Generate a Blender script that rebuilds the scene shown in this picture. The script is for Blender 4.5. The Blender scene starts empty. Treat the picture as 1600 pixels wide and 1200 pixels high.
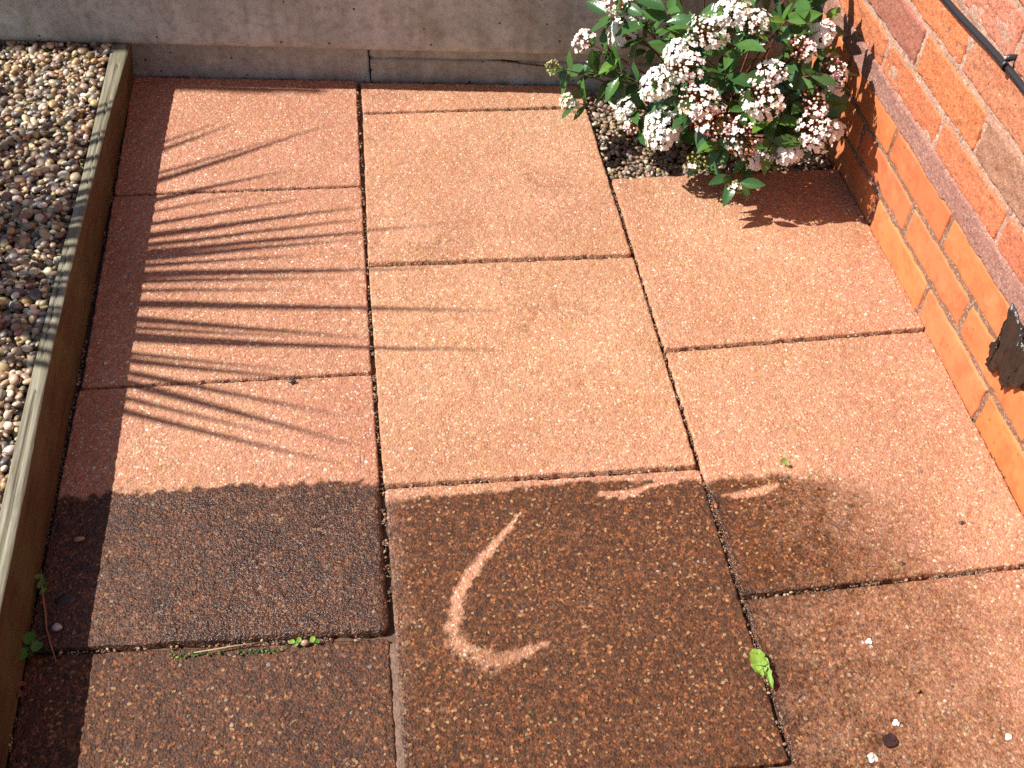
import bpy, bmesh, math, random
import numpy as np
from mathutils import Vector, Matrix, Quaternion

random.seed(7)
rng = np.random.default_rng(7)
C = bpy.context.scene.collection
sc = bpy.context.scene

# ------------------------------------------------------------------ camera, light, exposure
cam = bpy.data.cameras.new('camera')
cam_o = bpy.data.objects.new('camera', cam)
C.objects.link(cam_o)
cam.sensor_fit = 'HORIZONTAL'
cam.sensor_width = 36.0
cam.lens = 36.0 * 1715.79 / 1600.0
cam.clip_start = 0.02
cam.clip_end = 400
r_ = (0.99101, -0.12797, 0.03893)
u_ = (0.06796, 0.73242, 0.67745)
f_ = (0.11521, 0.66872, -0.73454)
cam_o.matrix_world = Matrix(((r_[0], u_[0], -f_[0], 0.00884),
                             (r_[1], u_[1], -f_[1], -0.96194),
                             (r_[2], u_[2], -f_[2], 1.25275),
                             (0, 0, 0, 1)))
sc.camera = cam_o

SUN = Vector((1.0, -0.125, -1.13)).normalized()          # the way the light travels
sun = bpy.data.lights.new('sun', 'SUN')
sun.energy = 4.9
sun.angle = math.radians(0.5)
sun.color = (1.0, 0.95, 0.87)
sun_o = bpy.data.objects.new('sun', sun)
C.objects.link(sun_o)
sun_o.rotation_euler = SUN.to_track_quat('-Z', 'Y').to_euler()
sun_o.location = (-4, 1, 5)

world = bpy.data.worlds.new('World')
sc.world = world
world.use_nodes = True
wn = world.node_tree
sky = wn.nodes.new('ShaderNodeTexSky')
sky.sky_type = 'NISHITA'
sky.sun_disc = False
sky.sun_elevation = math.asin(-SUN.z)
sky.sun_rotation = math.atan2(-SUN.x, -SUN.y)
wn.links.new(sky.outputs[0], wn.nodes['Background'].inputs[0])
wn.nodes['Background'].inputs[1].default_value = 0.064

sc.view_settings.view_transform = 'Standard'
sc.view_settings.look = 'None'
sc.view_settings.gamma = 1
sc.view_settings.exposure = 0.69
sc.view_settings.use_curve_mapping = False
sc.cycles.use_denoising = False


# ------------------------------------------------------------------ noise
def _hash(ix, iy, seed):
    h = (ix.astype(np.int64) * 374761393 + iy.astype(np.int64) * 668265263 + seed * 1442695041) & 0xffffffff
    h = ((h ^ (h >> 13)) * 1274126177) & 0xffffffff
    h = h ^ (h >> 16)
    return (h & 0xffff) / 65535.0


def vn(x, y, seed=0):
    x = np.asarray(x, float); y = np.asarray(y, float)
    ix = np.floor(x); iy = np.floor(y)
    fx = x - ix; fy = y - iy
    fx = fx * fx * (3 - 2 * fx); fy = fy * fy * (3 - 2 * fy)
    a = _hash(ix, iy, seed); b = _hash(ix + 1, iy, seed)
    c = _hash(ix, iy + 1, seed); d = _hash(ix + 1, iy + 1, seed)
    return (a + (b - a) * fx) * (1 - fy) + (c + (d - c) * fx) * fy


def fbm(x, y, seed=0, oct=4):
    t = 0; amp = 0.5; n = 0
    for i in range(oct):
        t = t + amp * vn(x, y, seed + i * 17); n += amp
        x = np.asarray(x) * 2.03; y = np.asarray(y) * 2.03; amp *= 0.5
    return t / n


def sstep(a, b, x):
    t = np.clip((x - a) / (b - a), 0, 1)
    return t * t * (3 - 2 * t)


# ------------------------------------------------------------------ mesh helpers
def fast_mesh(name, verts, faces, k, smooth=True):
    """verts (n,3); faces (m,k) all with k corners"""
    me = bpy.data.meshes.new(name)
    verts = np.asarray(verts, np.float32); faces = np.asarray(faces, np.int32)
    m = len(faces)
    me.vertices.add(len(verts)); me.vertices.foreach_set('co', verts.ravel())
    me.loops.add(m * k); me.loops.foreach_set('vertex_index', faces.ravel())
    me.polygons.add(m)
    me.polygons.foreach_set('loop_start', np.arange(0, m * k, k, dtype=np.int32))
    try:
        me.polygons.foreach_set('loop_total', np.full(m, k, np.int32))
    except Exception:
        pass
    me.polygons.foreach_set('use_smooth', np.full(m, smooth, bool))
    me.update(calc_edges=True)
    me.validate()
    return me


def set_attr(me, name, vals):
    a = me.attributes.new(name, 'FLOAT', 'POINT')
    a.data.foreach_set('value', np.asarray(vals, np.float32))


def set_col(me, name, cols):
    a = me.attributes.new(name, 'FLOAT_COLOR', 'POINT')
    c = np.ones((len(cols), 4), np.float32); c[:, :3] = cols
    a.data.foreach_set('color', c.ravel())


def link(name, me, mats, parent=None):
    o = bpy.data.objects.new(name, me)
    C.objects.link(o)
    if not isinstance(mats, (list, tuple)):
        mats = [mats]
    if len(me.materials) == 0:
        for m in mats:
            me.materials.append(m)
    if parent is not None:
        o.parent = parent
    return o


def tag(o, label=None, cat=None, group=None, kind=None):
    if label: o['label'] = label
    if cat: o['category'] = cat
    if group: o['group'] = group
    if kind: o['kind'] = kind
    return o


def empty(name, loc):
    o = bpy.data.objects.new(name, None)
    o.empty_display_size = 0.05
    o.location = loc
    C.objects.link(o)
    return o


def recentre(o, p):
    """put the origin of a mesh object at p (world), keeping the mesh where it is"""
    p = Vector(p)
    o.data.transform(Matrix.Translation(-p))
    o.location = p


class MB:
    """collects quads and triangles"""
    def __init__(s):
        s.v = []; s.f = []; s.c = []; s.m = []

    def add(s, vs, fs, col=(1, 1, 1), mi=0):
        b = len(s.v)
        s.v += [tuple(v) for v in vs]
        s.c += [col] * len(vs)
        s.f += [tuple(i + b for i in f) for f in fs]
        s.m += [mi] * len(fs)

    def tube(s, pts, rads, n=6, col=(1, 1, 1), mi=0, cap=True):
        pts = [Vector(p) for p in pts]
        vs = []; fs = []
        up = Vector((0.13, 0.31, 0.94))
        for i, p in enumerate(pts):
            t = (pts[min(i + 1, len(pts) - 1)] - pts[max(i - 1, 0)]).normalized()
            a = t.cross(up)
            if a.length < 0.05: a = t.cross(Vector((1, 0, 0)))
            a.normalize(); b = t.cross(a)
            r = rads[i] if hasattr(rads, '__len__') else rads
            for k in range(n):
                w = 2 * math.pi * k / n
                vs.append(p + (a * math.cos(w) + b * math.sin(w)) * r)
        for i in range(len(pts) - 1):
            for k in range(n):
                fs.append((i * n + k, i * n + (k + 1) % n, (i + 1) * n + (k + 1) % n, (i + 1) * n + k))
        if cap:
            fs.append(tuple(range(n - 1, -1, -1)))
            fs.append(tuple((len(pts) - 1) * n + k for k in range(n)))
        s.add(vs, fs, col, mi)

    def build(s, name, mats, parent=None, smooth=True):
        me = bpy.data.meshes.new(name)
        me.from_pydata(s.v, [], s.f)
        me.update()
        set_col(me, 'tint', s.c)
        me.polygons.foreach_set('use_smooth', np.full(len(s.f), smooth, bool))
        if not isinstance(mats, (list, tuple)): mats = [mats]
        for m in mats: me.materials.append(m)
        me.polygons.foreach_set('material_index', np.array(s.m, np.int32))
        return link(name, me, mats, parent)


# ------------------------------------------------------------------ node helpers
class NT:
    def __init__(s, name):
        s.m = bpy.data.materials.new(name)
        s.m.use_nodes = True
        s.t = s.m.node_tree
        s.b = s.t.nodes['Principled BSDF']
        s.out = s.t.nodes['Material Output']

    def n(s, typ, **kw):
        x = s.t.nodes.new(typ)
        for k, v in kw.items():
            if hasattr(x, k): setattr(x, k, v)
            else: x.inputs[k.replace('_', ' ')].default_value = v
        return x

    def l(s, a, b):
        s.t.links.new(a, b)

    def pos(s, scale=(1, 1, 1)):
        g = s.n('ShaderNodeNewGeometry')
        mp = s.n('ShaderNodeMapping')
        mp.inputs['Scale'].default_value = scale
        s.l(g.outputs['Position'], mp.inputs['Vector'])
        return mp.outputs[0]

    def noise(s, vec, scale, detail=4, rough=0.55, dist=0.0):
        x = s.n('ShaderNodeTexNoise')
        x.inputs['Scale'].default_value = scale
        x.inputs['Detail'].default_value = detail
        x.inputs['Roughness'].default_value = rough
        x.inputs['Distortion'].default_value = dist
        if vec is not None: s.l(vec, x.inputs['Vector'])
        return x.outputs['Fac']

    def vor(s, vec, scale, feature='F1', rand=1.0):
        x = s.n('ShaderNodeTexVoronoi')
        x.feature = feature
        x.inputs['Scale'].default_value = scale
        x.inputs['Randomness'].default_value = rand
        if vec is not None: s.l(vec, x.inputs['Vector'])
        return x

    def ramp(s, fac, stops, interp='LINEAR'):
        x = s.n('ShaderNodeValToRGB')
        cr = x.color_ramp
        cr.interpolation = interp
        while len(cr.elements) < len(stops): cr.elements.new(0.5)
        for e, (p, c) in zip(cr.elements, stops):
            e.position = p
            e.color = (c[0], c[1], c[2], 1) if hasattr(c, '__len__') else (c, c, c, 1)
        s.l(fac, x.inputs[0])
        return x.outputs[0]

    def mix(s, fac, a, b, mode='MIX'):
        x = s.n('ShaderNodeMix')
        x.data_type = 'RGBA'; x.blend_type = mode
        for sock, v in ((0, fac), (6, a), (7, b)):
            if hasattr(v, 'links'): s.l(v, x.inputs[sock])
            elif sock == 0: x.inputs[0].default_value = v
            else: x.inputs[sock].default_value = (v[0], v[1], v[2], 1)
        return x.outputs[2]

    def math(s, op, a, b=0.0, c=0.0, clamp=False):
        x = s.n('ShaderNodeMath'); x.operation = op; x.use_clamp = clamp
        for i, v in enumerate((a, b, c)):
            if hasattr(v, 'links'): s.l(v, x.inputs[i])
            else: x.inputs[i].default_value = v
        return x.outputs[0]

    def attr(s, name, out='Fac'):
        x = s.n('ShaderNodeAttribute'); x.attribute_name = name
        return x.outputs[out]

    def bump(s, h, strength, dist, normal=None):
        x = s.n('ShaderNodeBump')
        x.inputs['Strength'].default_value = strength
        x.inputs['Distance'].default_value = dist
        s.l(h, x.inputs['Height'])
        if normal is not None: s.l(normal, x.inputs['Normal'])
        return x.outputs[0]

    def set(s, **kw):
        for k, v in kw.items():
            k = k.replace('_', ' ')
            if hasattr(v, 'links'): s.l(v, s.b.inputs[k])
            elif hasattr(v, '__len__'): s.b.inputs[k].default_value = (v[0], v[1], v[2], 1)
            else: s.b.inputs[k].default_value = v
        return s.m


# ------------------------------------------------------------------ materials
def mat_slab():
    t = NT('red concrete paving')
    p = t.pos()
    big = t.noise(p, 5.0, 3)
    mid = t.noise(p, 38, 4, 0.6)
    tone = t.attr('tone')
    pink = t.mix(tone, (0.495, 0.240, 0.172), (0.545, 0.318, 0.198))
    pink2 = t.mix(tone, (0.448, 0.197, 0.134), (0.508, 0.272, 0.156))
    base = t.mix(t.ramp(big, [(0.32, 0), (0.68, 1)]), pink2, pink)
    alg = t.noise(p, 11, 5, 0.7)
    base = t.mix(t.math('MULTIPLY', t.ramp(alg, [(0.52, 0), (0.74, 1)]), 0.35), base, (0.40, 0.24, 0.09))
    base = t.mix(t.math('MULTIPLY', t.ramp(mid, [(0.42, 0), (0.75, 1)]), 0.5), base, (0.42, 0.155, 0.060))
    # fine grit: every cell a grain of its own colour
    v1 = t.vor(p, 310)
    g1 = t.n('ShaderNodeSeparateColor'); t.l(v1.outputs['Color'], g1.inputs[0])
    grain = t.ramp(g1.outputs[0], [(0.0, (0.51, 0.245, 0.155)), (0.28, (0.40, 0.165, 0.10)), (0.44, (0.56, 0.32, 0.21)),
                                   (0.60, (0.68, 0.42, 0.24)), (0.70, (0.32, 0.115, 0.06)), (0.79, (0.76, 0.58, 0.36)),
                                   (0.86, (0.46, 0.36, 0.11)), (0.915, (0.24, 0.17, 0.12)), (0.96, (0.85, 0.78, 0.66))], 'CONSTANT')
    m1 = t.ramp(v1.outputs['Distance'], [(0.30, 0.70), (0.62, 0.15)])
    col = t.mix(m1, base, grain)
    # bigger scattered stones
    v2 = t.vor(p, 120)
    g2 = t.n('ShaderNodeSeparateColor'); t.l(v2.outputs['Color'], g2.inputs[0])
    stone = t.ramp(g2.outputs[1], [(0.0, (0.74, 0.58, 0.38)), (0.32, (0.85, 0.78, 0.66)), (0.52, (0.46, 0.37, 0.14)), (0.72, (0.24, 0.17, 0.13)), (0.86, (0.36, 0.32, 0.29))], 'CONSTANT')
    sz = t.math('MULTIPLY', t.math('SUBTRACT', g2.outputs[0], 0.74), 1.3)
    m2 = t.math('MULTIPLY', t.math('LESS_THAN', v2.outputs['Distance'], sz), 0.85)
    col = t.mix(m2, col, stone)
    # grime: black-brown growth that has not been washed off
    dirt = t.attr('dirt')
    dn = t.noise(p, 160, 4, 0.7)
    dn2 = t.noise(p, 24, 3, 0.6)
    dd = t.math('ADD', dirt, t.math('MULTIPLY', t.math('SUBTRACT', dn, 0.5), 1.05))
    dd = t.math('ADD', dd, t.math('MULTIPLY', t.math('SUBTRACT', dn2, 0.5), 0.55))
    dfac = t.math('MULTIPLY', t.ramp(dd, [(0.22, 0), (0.85, 1)]), t.ramp(dirt, [(0.0, 0), (0.10, 1)]))
    v3 = t.vor(p, 300)
    g3 = t.n('ShaderNodeSeparateColor'); t.l(v3.outputs['Color'], g3.inputs[0])
    dgrain = t.ramp(g3.outputs[0], [(0.0, (0.040, 0.016, 0.007)), (0.26, (0.085, 0.031, 0.010)), (0.48, (0.016, 0.009, 0.007)),
                                    (0.66, (0.20, 0.064, 0.020)), (0.83, (0.36, 0.125, 0.040)), (0.95, (0.48, 0.30, 0.13))], 'CONSTANT')
    grey = t.attr('wet')
    dm = t.noise(p, 135, 5, 0.72)
    dark = t.ramp(dm, [(0.36, (0.018, 0.008, 0.005)), (0.47, (0.060, 0.022, 0.008)), (0.58, (0.145, 0.048, 0.015)), (0.70, (0.30, 0.100, 0.032))])
    dgrain = t.mix(t.ramp(g3.outputs[1], [(0.0, 0.1), (0.50, 0.1), (0.52, 0.8)]), dark, dgrain)
    dgrain = t.mix(t.math('MULTIPLY', grey, 0.12), dgrain, (0.07, 0.038, 0.034))
    keep = t.math('SUBTRACT', 1.0, t.math('MULTIPLY', m2, 0.30))
    col = t.mix(t.math('MULTIPLY', t.math('MULTIPLY', dfac, keep), 0.94), col, dgrain)
    stain = t.ramp(t.noise(p, 3.1, 5, 0.62), [(0.36, (0.84, 0.82, 0.80)), (0.62, (1.0, 1.0, 1.0))])
    col = t.mix(1.0, col, stain, 'MULTIPLY')
    wetd = t.math('MULTIPLY', t.attr('wet'), t.ramp(t.noise(p, 16, 4, 0.65), [(0.35, 0.62), (0.62, 0.20)]))
    col = t.mix(wetd, col, (0.012, 0.008, 0.008))
    hgt = t.math('ADD', t.math('MULTIPLY', v1.outputs['Distance'], -0.9), t.math('MULTIPLY', t.noise(p, 430, 3, 0.6), 1.3))
    hgt = t.math('ADD', hgt, t.math('MULTIPLY', m2, 0.35))
    wet = t.attr('wet')
    rough = t.math('SUBTRACT', 0.82, t.math('MULTIPLY', wet, 0.62))
    spec = t.math('ADD', 0.16, t.math('MULTIPLY', wet, 0.34))
    nrm = t.bump(hgt, 0.75, 0.0020)
    nrm = t.bump(t.math('MULTIPLY', t.noise(p, 230, 2, 0.5), wet), 0.8, 0.0035, nrm)
    return t.set(Base_Color=col, Roughness=rough, Normal=nrm, Specular_IOR_Level=spec)


def mat_pebble():
    t = NT('river pebble')
    p = t.pos()
    c = t.attr('tint', 'Color')
    n = t.noise(p, 210, 4, 0.65)
    c2 = t.mix(t.math('MULTIPLY', t.ramp(n, [(0.4, 0), (0.72, 1)]), 0.45), c, (0.10, 0.065, 0.045))
    return t.set(Base_Color=c2, Roughness=0.42, Normal=t.bump(t.noise(p, 500, 3), 0.25, 0.001))


def mat_soil(name='soil', a=(0.05, 0.032, 0.022), b=(0.13, 0.085, 0.055), rough=0.9):
    t = NT(name)
    p = t.pos()
    n = t.noise(p, 90, 5, 0.7)
    col = t.mix(t.ramp(n, [(0.3, 0), (0.7, 1)]), a, b)
    return t.set(Base_Color=col, Roughness=rough, Normal=t.bump(t.noise(p, 240, 4, 0.7), 0.8, 0.003))


def mat_timber(name, a, b, crack, gs):
    t = NT(name)
    p = t.pos((gs, 6, gs))
    n = t.noise(p, 1.6, 5, 0.65, 0.6)
    fine = t.noise(t.pos((260, 9, 260)), 1.0, 3, 0.6)
    col = t.mix(t.ramp(n, [(0.3, 0), (0.7, 1)]), a, b)
    col = t.mix(t.math('MULTIPLY', t.ramp(fine, [(0.48, 0), (0.70, 1)]), 0.6), col, crack)
    green = t.ramp(t.noise(t.pos(), 9, 4, 0.6), [(0.48, 0), (0.72, 1)])
    col = t.mix(t.math('MULTIPLY', green, 0.35), col, (0.16, 0.17, 0.05))
    h = t.math('ADD', n, t.math('MULTIPLY', fine, 0.8))
    return t.set(Base_Color=col, Roughness=0.8, Normal=t.bump(h, 0.55, 0.002))


def mat_concrete(name='grey concrete', a=(0.36, 0.385, 0.37), b=(0.52, 0.55, 0.53)):
    t = NT(name)
    p = t.pos()
    n = t.noise(p, 9, 6, 0.68)
    n2 = t.noise(p, 60, 4, 0.7)
    col = t.mix(t.ramp(n, [(0.38, 0), (0.62, 1)]), a, b)
    col = t.mix(t.math('MULTIPLY', t.ramp(n2, [(0.46, 0), (0.70, 1)]), 0.5), col, (0.15, 0.135, 0.11))
    drip = t.noise(t.pos((30, 30, 2.5)), 1.0, 4, 0.6)
    col = t.mix(t.math('MULTIPLY', t.ramp(drip, [(0.48, 0), (0.70, 1)]), 0.4), col, (0.17, 0.145, 0.11))
    moss = t.ramp(t.noise(p, 4.3, 4, 0.7), [(0.5, 0), (0.72, 1)])
    col = t.mix(t.math('MULTIPLY', moss, 0.55), col, (0.17, 0.18, 0.09))
    v = t.vor(p, 75)
    g = t.n('ShaderNodeSeparateColor'); t.l(v.outputs['Color'], g.inputs[0])
    pit = t.math('LESS_THAN', v.outputs['Distance'], t.math('MULTIPLY', t.math('SUBTRACT', g.outputs[0], 0.86), 1.6))
    col = t.mix(t.math('MULTIPLY', pit, 0.85), col, (0.035, 0.03, 0.028))
    h = t.math('ADD', t.noise(p, 260, 4, 0.7), t.math('MULTIPLY', pit, -1.5))
    return t.set(Base_Color=col, Roughness=0.88, Normal=t.bump(h, 0.5, 0.0022))


def mat_brick():
    t = NT('brick')
    p = t.pos()
    c = t.attr('tint', 'Color')
    rus = t.attr('rustic')
    n = t.noise(p, 26, 4, 0.6)
    col = t.mix(t.math('MULTIPLY', t.ramp(n, [(0.35, 0), (0.75, 1)]), 0.30), c, (0.42, 0.10, 0.035))
    n2 = t.noise(p, 210, 4, 0.7)
    dark = t.math('MULTIPLY', t.ramp(n2, [(0.50, 0), (0.62, 1)]), t.math('MULTIPLY', rus, 0.75))
    col = t.mix(dark, col, (0.20, 0.075, 0.04))
    v = t.vor(p, 420)
    g = t.n('ShaderNodeSeparateColor'); t.l(v.outputs['Color'], g.inputs[0])
    lite = t.math('MULTIPLY', t.math('GREATER_THAN', g.outputs[0], 0.90), t.math('MULTIPLY', rus, 0.22))
    col = t.mix(lite, col, (0.80, 0.52, 0.34))
    sm = t.math('MULTIPLY', t.math('SUBTRACT', 1.0, rus), t.math('MULTIPLY', t.ramp(t.noise(p, 30, 6, 0.8), [(0.47, 0), (0.68, 1)]), 0.65))
    col = t.mix(sm, col, (0.36, 0.085, 0.028))
    pale = t.math('MULTIPLY', t.math('SUBTRACT', 1.0, rus), t.math('MULTIPLY', t.ramp(t.noise(p, 17, 5, 0.75), [(0.53, 0), (0.72, 1)]), 0.45))
    col = t.mix(pale, col, (0.62, 0.34, 0.17))
    v2 = t.vor(p, 95)
    g2 = t.n('ShaderNodeSeparateColor'); t.l(v2.outputs['Color'], g2.inputs[0])
    spot = t.math('LESS_THAN', v2.outputs['Distance'], t.math('MULTIPLY', t.math('SUBTRACT', g2.outputs[0], 0.84), 1.5))
    col = t.mix(t.math('MULTIPLY', spot, 0.7), col, (0.09, 0.05, 0.03))
    h = t.math('MULTIPLY', t.math('ADD', n2, t.math('MULTIPLY', t.noise(p, 480, 3), 0.7)), t.math('ADD', t.math('MULTIPLY', rus, 1.0), 0.10))
    return t.set(Base_Color=col, Roughness=0.82, Normal=t.bump(h, 0.8, 0.0026))


def mat_mortar(name, a, b, spk):
    t = NT(name)
    p = t.pos()
    n = t.noise(p, 60, 5, 0.7)
    col = t.mix(t.ramp(n, [(0.3, 0), (0.7, 1)]), a, b)
    v = t.vor(p, 330)
    g = t.n('ShaderNodeSeparateColor'); t.l(v.outputs['Color'], g.inputs[0])
    col = t.mix(t.math('MULTIPLY', t.math('GREATER_THAN', g.outputs[0], 0.84), 0.6), col, spk)
    col = t.mix(t.math('MULTIPLY', t.math('LESS_THAN', g.outputs[0], 0.10), 0.6), col, (0.12, 0.07, 0.06))
    return t.set(Base_Color=col, Roughness=0.9, Normal=t.bump(t.noise(p, 300, 4, 0.7), 0.8, 0.003))


def mat_tint(name, rough=0.5, spec=0.5, trans=0.0, bump=None, vary=0.25, sub=None):
    t = NT(name)
    c = t.attr('tint', 'Color')
    p = t.pos()
    n = t.noise(p, 130, 3, 0.6)
    dark = t.mix(1.0, c, (0.55, 0.55, 0.55), 'MULTIPLY')
    col = t.mix(t.math('MULTIPLY', t.ramp(n, [(0.35, 0), (0.7, 1)]), vary), c, dark)
    kw = {}
    if bump: kw['Normal'] = t.bump(t.noise(p, bump[0], 3), bump[1], bump[2])
    t.set(Base_Color=col, Roughness=rough, Specular_IOR_Level=spec, **kw)
    if trans:
        tr = t.n('ShaderNodeBsdfTranslucent')
        t.l(col, tr.inputs[0])
        mx = t.n('ShaderNodeMixShader'); mx.inputs[0].default_value = trans
        t.l(t.b.outputs[0], mx.inputs[1]); t.l(tr.outputs[0], mx.inputs[2])
        t.l(mx.outputs[0], t.out.inputs[0])
    return t.m


M_SLAB = mat_slab()
M_PEB = mat_pebble()
M_SOIL = mat_soil()
M_GBED = mat_soil('gravel fines', (0.14, 0.10, 0.065), (0.30, 0.23, 0.16))
M_BED = mat_soil('joint dirt', (0.06, 0.032, 0.020), (0.17, 0.10, 0.06))
M_SAND = mat_soil('wet joint sand', (0.14, 0.078, 0.050), (0.23, 0.135, 0.09), 0.4)
M_TTOP = mat_timber('weathered timber', (0.12, 0.10, 0.062), (0.31, 0.285, 0.215), (0.045, 0.035, 0.022), 60)
M_TSIDE = mat_timber('stained timber', (0.050, 0.026, 0.008), (0.110, 0.062, 0.020), (0.022, 0.013, 0.006), 45)
M_CONC = mat_concrete()
M_CONC2 = mat_concrete('brown grey concrete', (0.31, 0.325, 0.295), (0.46, 0.475, 0.44))
M_BRICK = mat_brick()
M_MORT_LOW = mat_mortar('brown mortar', (0.19, 0.090, 0.054), (0.30, 0.155, 0.098), (0.50, 0.40, 0.30))
M_MORT_UP = mat_mortar('pale mortar', (0.38, 0.205, 0.145), (0.54, 0.34, 0.25), (0.66, 0.50, 0.39))
M_BAND = mat_mortar('pink mortar', (0.29, 0.132, 0.100), (0.38, 0.19, 0.148), (0.48, 0.30, 0.24))
M_LEAF = mat_tint('shrub leaf', 0.24, 0.65, 0.24, (260, 0.25, 0.001), 0.35)
M_PETAL = mat_tint('petal', 0.6, 0.3, 0.18, None, 0.08)
M_STALK = mat_tint('flower stalk', 0.6, 0.3, 0.0, None, 0.3)
M_BARK = mat_tint('bark', 0.85, 0.3, 0.0, (120, 0.8, 0.004), 0.5)
M_BLADE = mat_tint('palm blade', 0.45, 0.4, 0.05, None, 0.3)
M_PLASTIC = mat_tint('black plastic', 0.38, 0.5, 0.0, (300, 0.2, 0.001), 0.2)
M_MEMB = mat_tint('bituminous sheet', 0.26, 0.6, 0.0, (190, 0.7, 0.003), 0.4)
M_WEED = mat_tint('weed leaf', 0.5, 0.4, 0.2, (200, 0.4, 0.001), 0.3)
M_DEBRIS = mat_tint('debris', 0.75, 0.3, 0.0, (200, 0.5, 0.001), 0.4)

# ------------------------------------------------------------------ ground
def sheet(name, x0, x1, y0, y1, z, m, n=2):
    xs = np.linspace(x0, x1, n); ys = np.linspace(y0, y1, n)
    X, Y = np.meshgrid(xs, ys)
    v = np.stack([X.ravel(), Y.ravel(), np.full(n * n, z)], 1)
    f = []
    for j in range(n - 1):
        for i in range(n - 1):
            a = j * n + i
            f.append((a, a + 1, a + n + 1, a + n))
    return link(name, fast_mesh(name, v, f, 4), m)


g = sheet('ground', -40, 40, -40, 40, -0.046, M_SOIL)
tag(g, kind='structure')


# ------------------------------------------------------------------ paving slabs
def polydist(X, Y, pts, ws):
    """signed-ish distance to a stroke with a width per point: 1 inside, 0 outside, soft"""
    best = np.full(X.shape, -1.0)
    for (a, b, wa, wb) in zip(pts[:-1], pts[1:], ws[:-1], ws[1:]):
        ax, ay = a; bx, by = b
        dx, dy = bx - ax, by - ay
        t = np.clip(((X - ax) * dx + (Y - ay) * dy) / (dx * dx + dy * dy), 0, 1)
        d = np.hypot(X - ax - t * dx, Y - ay - t * dy)
        w = wa + (wb - wa) * t
        best = np.maximum(best, (w - d) / np.maximum(w, 1e-6))
    return best


B1 = np.array([(-0.50, .024), (-.444, .029), (-.375, .025), (-.313, .021), (-.243, .021), (-.154, .017), (-.073, .015), (0, .008)])
B2 = np.array([(0, -.018), (.088, -.021), (.208, -.016), (.301, -.017), (.367, -.020), (.404, -.024), (.46, -.031)])
CS = [(.187, -.063), (.162, -.091), (.131, -.126), (.106, -.157), (.088, -.185), (.081, -.209), (.076, -.232), (.079, -.256),
      (.094, -.275), (.117, -.289), (.145, -.288), (.171, -.279), (.192, -.271)]
CW = [.0015, .005, .0075, .0085, .0095, .0105, .014, .016, .016, .0155, .0145, .011, .004]


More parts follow.
